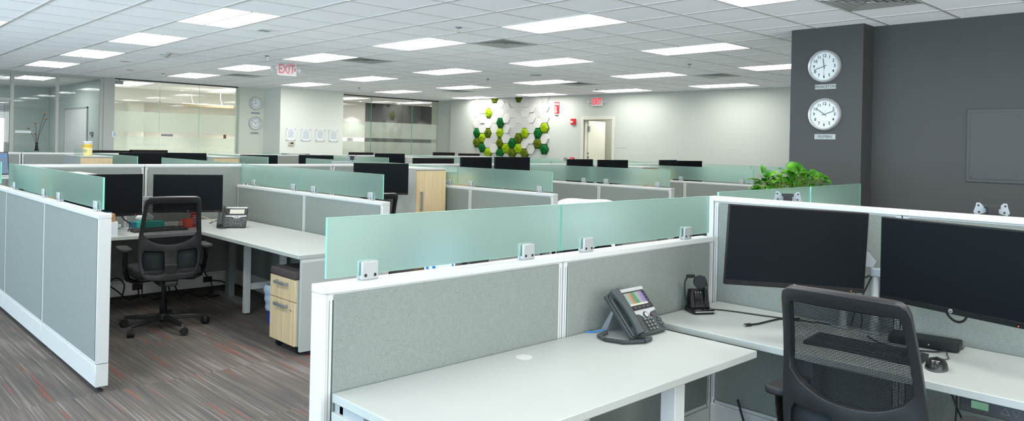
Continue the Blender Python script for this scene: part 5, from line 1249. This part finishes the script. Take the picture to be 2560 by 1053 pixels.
# ------------------------------------------------------------------ things on the dark column
FC = frame_m((7.2, 3.148, 0), (0, -1, 0), (0, 0, 1))
hh = lambda h, m_: (2 * PI * ((h % 12) + m_ / 60) / 12, 2 * PI * m_ / 60)
make_clock('silver wall clock reading twenty to twelve on the dark column, above the upper name plate', FC @ Matrix.Translation((0, 2.398, 0)), *hh(11, 42), sec=PI)
make_clock('silver wall clock reading ten past ten on the dark column, below the upper name plate', FC @ Matrix.Translation((.01, 1.932, 0)), *hh(10, 12))
make_plate('brushed metal plate lettered PRINCETON under the upper clock of the dark column', FC @ Matrix.Translation((.01, 2.2, 0)), .205, .047, 'PRINCETON', .036)
make_plate('brushed metal plate lettered MUMBAI under the lower clock of the dark column', FC @ Matrix.Translation((.015, 1.715, 0)), .205, .05, 'MUMBAI', .038)
o = thing('access_panel', 'flush access panel painted like the dark right wall', 'access panel', (7.4499, 1.6, 1.65)); m = MB(); m.box(-.012, 0, -.40, .385, -.32, .32); m.build('rim', 'dark_panel_paint', o, bevel=.004); m = MB(); m.box(-.016, -.011, -.37, .355, -.29, .29); d_ = m.build('door', 'dark_panel_paint', o, bevel=.002)
m = MB()
for yy, zz in ((.0, .255), (.0, -.255), (.34, -.275)): m.cyl((-.018, yy, zz), (-.015, yy, zz), .008, n=12)
m.build('latch', 'dark_grey', d_)
# ------------------------------------------------------------------ things on the clock wall and the pillar
FL = frame_m((7.66, 16.58, 0), (1, 0, 0), (0, 0, 1))
make_clock('small silver clock on the left wall beside the frosted glass, upper one', FL @ Matrix.Translation((0, 2.425, 0)), *hh(11, 42))
make_clock('small silver clock on the left wall beside the frosted glass, lower one', FL @ Matrix.Translation((-.005, 1.962, 0)), *hh(10, 12))
make_plate('small metal name plate under the upper clock of the left wall', FL @ Matrix.Translation((-.0, 2.195, 0)), .21, .05, 'PRINCETON', .036)
make_plate('small metal name plate under the lower clock of the left wall', FL @ Matrix.Translation((-.01, 1.733, 0)), .21, .05, 'MUMBAI', .038)
FP = frame_m((0, 15.75, 0), (1, 0, 0), (0, 0, 1)); rng = random.Random(3)
for i, x in enumerate((8.12, 8.495, 8.86, 9.215)):
    o = thing('framed_notice', 'white notice on standoffs on the pillar, %s from the left of four' % ORD[i], 'notice', (x, 15.75, 1.715), 0, 'four notices on the pillar'); G = frame_m((0, 0, 0), (1, 0, 0), (0, 0, 1))
    m = MB(); m.box(-.115, .115, -.138, .138, .012, .017, M=G); b = m.build('sheet', 'paper', o); m = MB()
    for k in range(9 + (i % 2)): wd = rng.uniform(.06, .085); m.box(-wd, wd, .075 - k * .017, .082 - k * .017, .0171, .0175, M=G)
    m.box(-.035 - .02 * (i == 3), .035, .1, .112, .0171, .0175, M=G); m.build('printed_lines', 'ink_grey', b); m = MB()
    for sx in (-1, 1):
        for sz in (-1, 1): m.cyl((sx * .1, sz * .123, -.004), (sx * .1, sz * .123, .024), .011, n=12, M=G)
    m.build('standoffs', 'grey_metal', o)
o = thing('thermostat', 'small beige thermostat under the first notice of the pillar', 'thermostat', (8.135, 15.75, 1.505)); G = frame_m((0, 0, 0), (1, 0, 0), (0, 0, 1)); m = MB(); m.rbox(-.073, .073, -.042, .042, -.004, .03, .01, M=G); b = m.build('case', 'beige_metal', o, bevel=.004); m = MB(); m.box(-.03, .045, -.005, .034, .03, .032, M=G); m.build('display', 'dark_grey', b)
FE = frame_m((5.52, 10.86, 2.678), (.985, -.17, 0), (0, 0, 1))
make_exit('hanging exit sign with pink letters and two emergency lamps below the ceiling', FE, 'sign_pink', True)
# plates on the glass, door bits
FG = frame_m((0, 16.69, 0), (1, 0, 0), (0, 0, 1))
make_plate('small room sign on the framed office glass beside the dried flowers', FG @ Matrix.Translation((3.12, 1.635, .005)), .26, .045, None, 0, 'paper', 'sign', 'room_sign')
make_plate('small grey room sign on the frosted meeting room glass', FG @ Matrix.Translation((5.75, 1.635, .0)), .24, .05, None, 0, 'grey_metal', 'sign', 'room_sign')
o = thing('wall_switch', 'brown switch plate seen through the frosted meeting room glass', 'switch', (7.0, 16.685, 1.635)); m = MB(); m.box(-.03, .03, -.006, 0, -.045, .045); m.build('plate', 'brown_switch', o)
make_plate('small white sign on the dark meeting room glass with two slashes', frame_m((10.17, 16.565, 1.64), (1, 0, 0), (0, 0, 1)), .16, .08, '//', .07, 'paper', 'sign', 'room_sign')
o = thing('wall_notice', 'tiny printed notice on the metal post left of the frosted glass', 'notice', (4.70, 16.635, 1.63)); m = MB(); m.box(-.045, .03, -.003, 0, -.06, .06); b = m.build('sheet', 'paper', o); m = MB()
for k in range(4): m.box(-.02, .02, -.0038, -.003, .03 - k * .022, .04 - k * .022)
m.build('print', 'blue_print', b)
# office behind the framed glass
o = thing('whiteboard', 'whiteboard with an aluminium frame on the teal office side wall', 'whiteboard', (4.585, 19.06, 1.5)); m = MB(); m.box(-.02, -.001, -.92, .92, -.7, .7); m.build('board', 'clock_face', o)
m = MB()
for q in ((-.03, 0, -.95, .95, .69, .72), (-.03, 0, -.95, .95, -.72, -.69), (-.03, 0, -.95, -.92, -.72, .72), (-.03, 0, .92, .95, -.72, .72)): m.box(*q)
m.build('frame', 'silver', o)
o = thing('thermostat', 'small grey thermostat on the office side wall behind the framed glass', 'thermostat', (4.585, 17.78, 1.637)); m = MB(); m.rbox(-.035, 0, -.075, .075, -.04, .04, .01); m.build('case', 'grey_metal', o, bevel=.004); m = MB(); m.box(-.037, -.034, -.03, .05, -.015, .025); m.build('display', 'dark_grey', o)
o = thing('office_credenza', 'low cabinet in the glass office carrying the vase', 'cabinet', (3.45, 17.35, 0)); m = MB(); m.box(-.5, .5, -.2, .2, .03, 1.05); m.build('carcass', 'white_laminate', o); m = MB(); m.box(-.48, .48, -.18, .18, 0, .03); m.build('plinth', 'soft_black', o)
o = thing('flower_vase', 'dark slim vase with dried flowers behind the framed office glass', 'vase', (3.47, 17.3, 1.05)); m = MB(); m.lathe([(.001, 0), (.07, 0), (.08, .03), (.06, .16), (.03, .26), (.022, .35), (.03, .38), (.024, .38), (.001, .36)], 24); m.build('vase', 'vase_dark', o)
fl = MB(); stm = MB()
for x, z in ((-.15, .66), (-.03, .76), (.12, .95), (.15, .85), (-.03, .55)):
    p = Vector((x, .02 * math.sin(x * 40), z)); stm.tube(smooth([(0, 0, .3), (x * .35, 0, .3 + (z - .3) * .5), p], 5), .004, 5); fl.sphere(p, .028, 6, .55)
stm.build('stems', 'dried_stem', o); fl.build('dried_flowers', 'dried_flower', o)
# meeting room lamps
o = thing('pendant_light', 'long linear pendant lamp in the cream meeting room', 'pendant light', (7.25, 18.3, 2.38)); m = MB(); m.box(-.62, .62, -.06, .06, -.045, .03); m.build('housing', 'cushion_tan', o, bevel=.01); m = MB(); m.box(-.6, .6, -.05, .05, .03, .034); m.build('up_diffuser', 'room_lamp', o)
m = MB()
for s in (-.35, .35): m.tube([(s, 0, .03), (s - .05, 0, .18), (s - .05, 0, .4)], .008, 6)
m.build('suspension', 'white_metal', o)
for i, (x, y) in enumerate(((5.2, 19.35), (7.0, 19.35), (8.6, 19.35), (12.0, 19.0), (13.35, 19.0), (14.6, 19.0))):
    o = thing('downlight', 'round ceiling downlight in the %s meeting room, %s from the left' % (('cream', 'dark-walled')[i // 3], ORD[i % 3]), 'downlight', (x, y, H), 0, 'downlights behind the glass walls'); m = MB(); m.lathe([(.001, -.004), (.05, -.004), (.052, -.001)], 20); m.build('lens', 'lamp', o); m = MB(); m.lathe([(.052, 0), (.075, 0), (.07, -.008), (.052, -.006)], 20); m.build('trim_ring', 'white_metal', o)
    L = bpy.data.lights.new('downlight', 'SPOT'); L.energy = 220 if i < 3 else 110; L.spot_size = R(95); L.spot_blend = .5; L.shadow_soft_size = .05; L.color = (1, .97, .9) if i < 3 else (1, 1, .98); q = bpy.data.objects.new('downlight_lamp', L); COL.objects.link(q); q.location = (x, y, H - .03)
for (x, y), lab in zip(OFFL, ('inside the framed glass office, rear one', 'inside the framed glass office, front one', 'inside the dark-walled meeting room, left one', 'inside the cream meeting room, left one', 'inside the cream meeting room, right one', 'inside the dark-walled meeting room, right one')):
    c = copy_tree(proto); place(c, (x, y, H), 0, 'added ceiling light panel ' + lab)
LL = bpy.data.lights.new('lobby_lamp', 'AREA'); LL.size = 1.0; LL.energy = 30; q = bpy.data.objects.new('lobby_lamp', LL); COL.objects.link(q); q.location = fw(5.0, H - .05, -.9)

# ------------------------------------------------------------------ daylight through the side windows, and added rear fill, behind the camera
def daylight(loc, rot, w, h, e, col):
    L = bpy.data.lights.new('window_daylight', 'AREA'); L.shape = 'RECTANGLE'; L.size = w; L.size_y = h; L.energy = e; L.color = col
    q = bpy.data.objects.new('window_daylight', L); COL.objects.link(q); q.location = loc; q.rotation_euler = rot
for yc, e in ((-.1, 300), (4.9, 150), (9.9, 150)): daylight((-3.72, yc, 1.7), (R(98), 0, R(-90)), 4.6, 1.66, e, (.56, .79, 1.0))
for xc in (-.4, 4.4): daylight((xc, -3.72, 1.72), (R(100), 0, 0), 4.4, 1.7, 90, (1.0, .99, .96))  # fill light added at the rear to lift the right-hand ceiling
wd = bpy.data.worlds.new('World'); SC.world = wd; wd.use_nodes = True; bg = wd.node_tree.nodes['Background']; bg.inputs[0].default_value = (.86, .93, 1.0, 1); bg.inputs[1].default_value = 2.2

# ------------------------------------------------------------------ camera
cam = bpy.data.cameras.new('Camera'); co = bpy.data.objects.new('Camera', cam); COL.objects.link(co); SC.camera = co
yaw = .80659581; roll = -.02128759
fwd = Vector((math.cos(yaw), math.sin(yaw), 0)); rt = Vector((math.sin(yaw), -math.cos(yaw), 0)); dn = Vector((0, 0, -1))
r3 = rt * math.cos(roll) + dn * math.sin(roll); d3 = rt * -math.sin(roll) + dn * math.cos(roll)
Mx = Matrix((r3, -d3, -fwd)).transposed().to_4x4(); Mx.translation = (0, 0, 1.56); co.matrix_world = Mx
cam.sensor_fit = 'HORIZONTAL'; cam.sensor_width = 36; cam.lens = 36 * 1868.996 / 2560; cam.shift_y = (365.347 - 526.5) / 2560; cam.clip_start = .05; cam.clip_end = 100
SC.view_settings.view_transform = 'Standard'; SC.view_settings.look = 'None'; SC.view_settings.gamma = 1; SC.view_settings.use_curve_mapping = False; SC.view_settings.exposure = 0.0
try:
    SC.cycles.max_bounces = 10; SC.cycles.diffuse_bounces = 5; SC.cycles.transparent_max_bounces = 24; SC.cycles.transmission_bounces = 8; SC.cycles.sample_clamp_indirect = 8
except Exception: pass
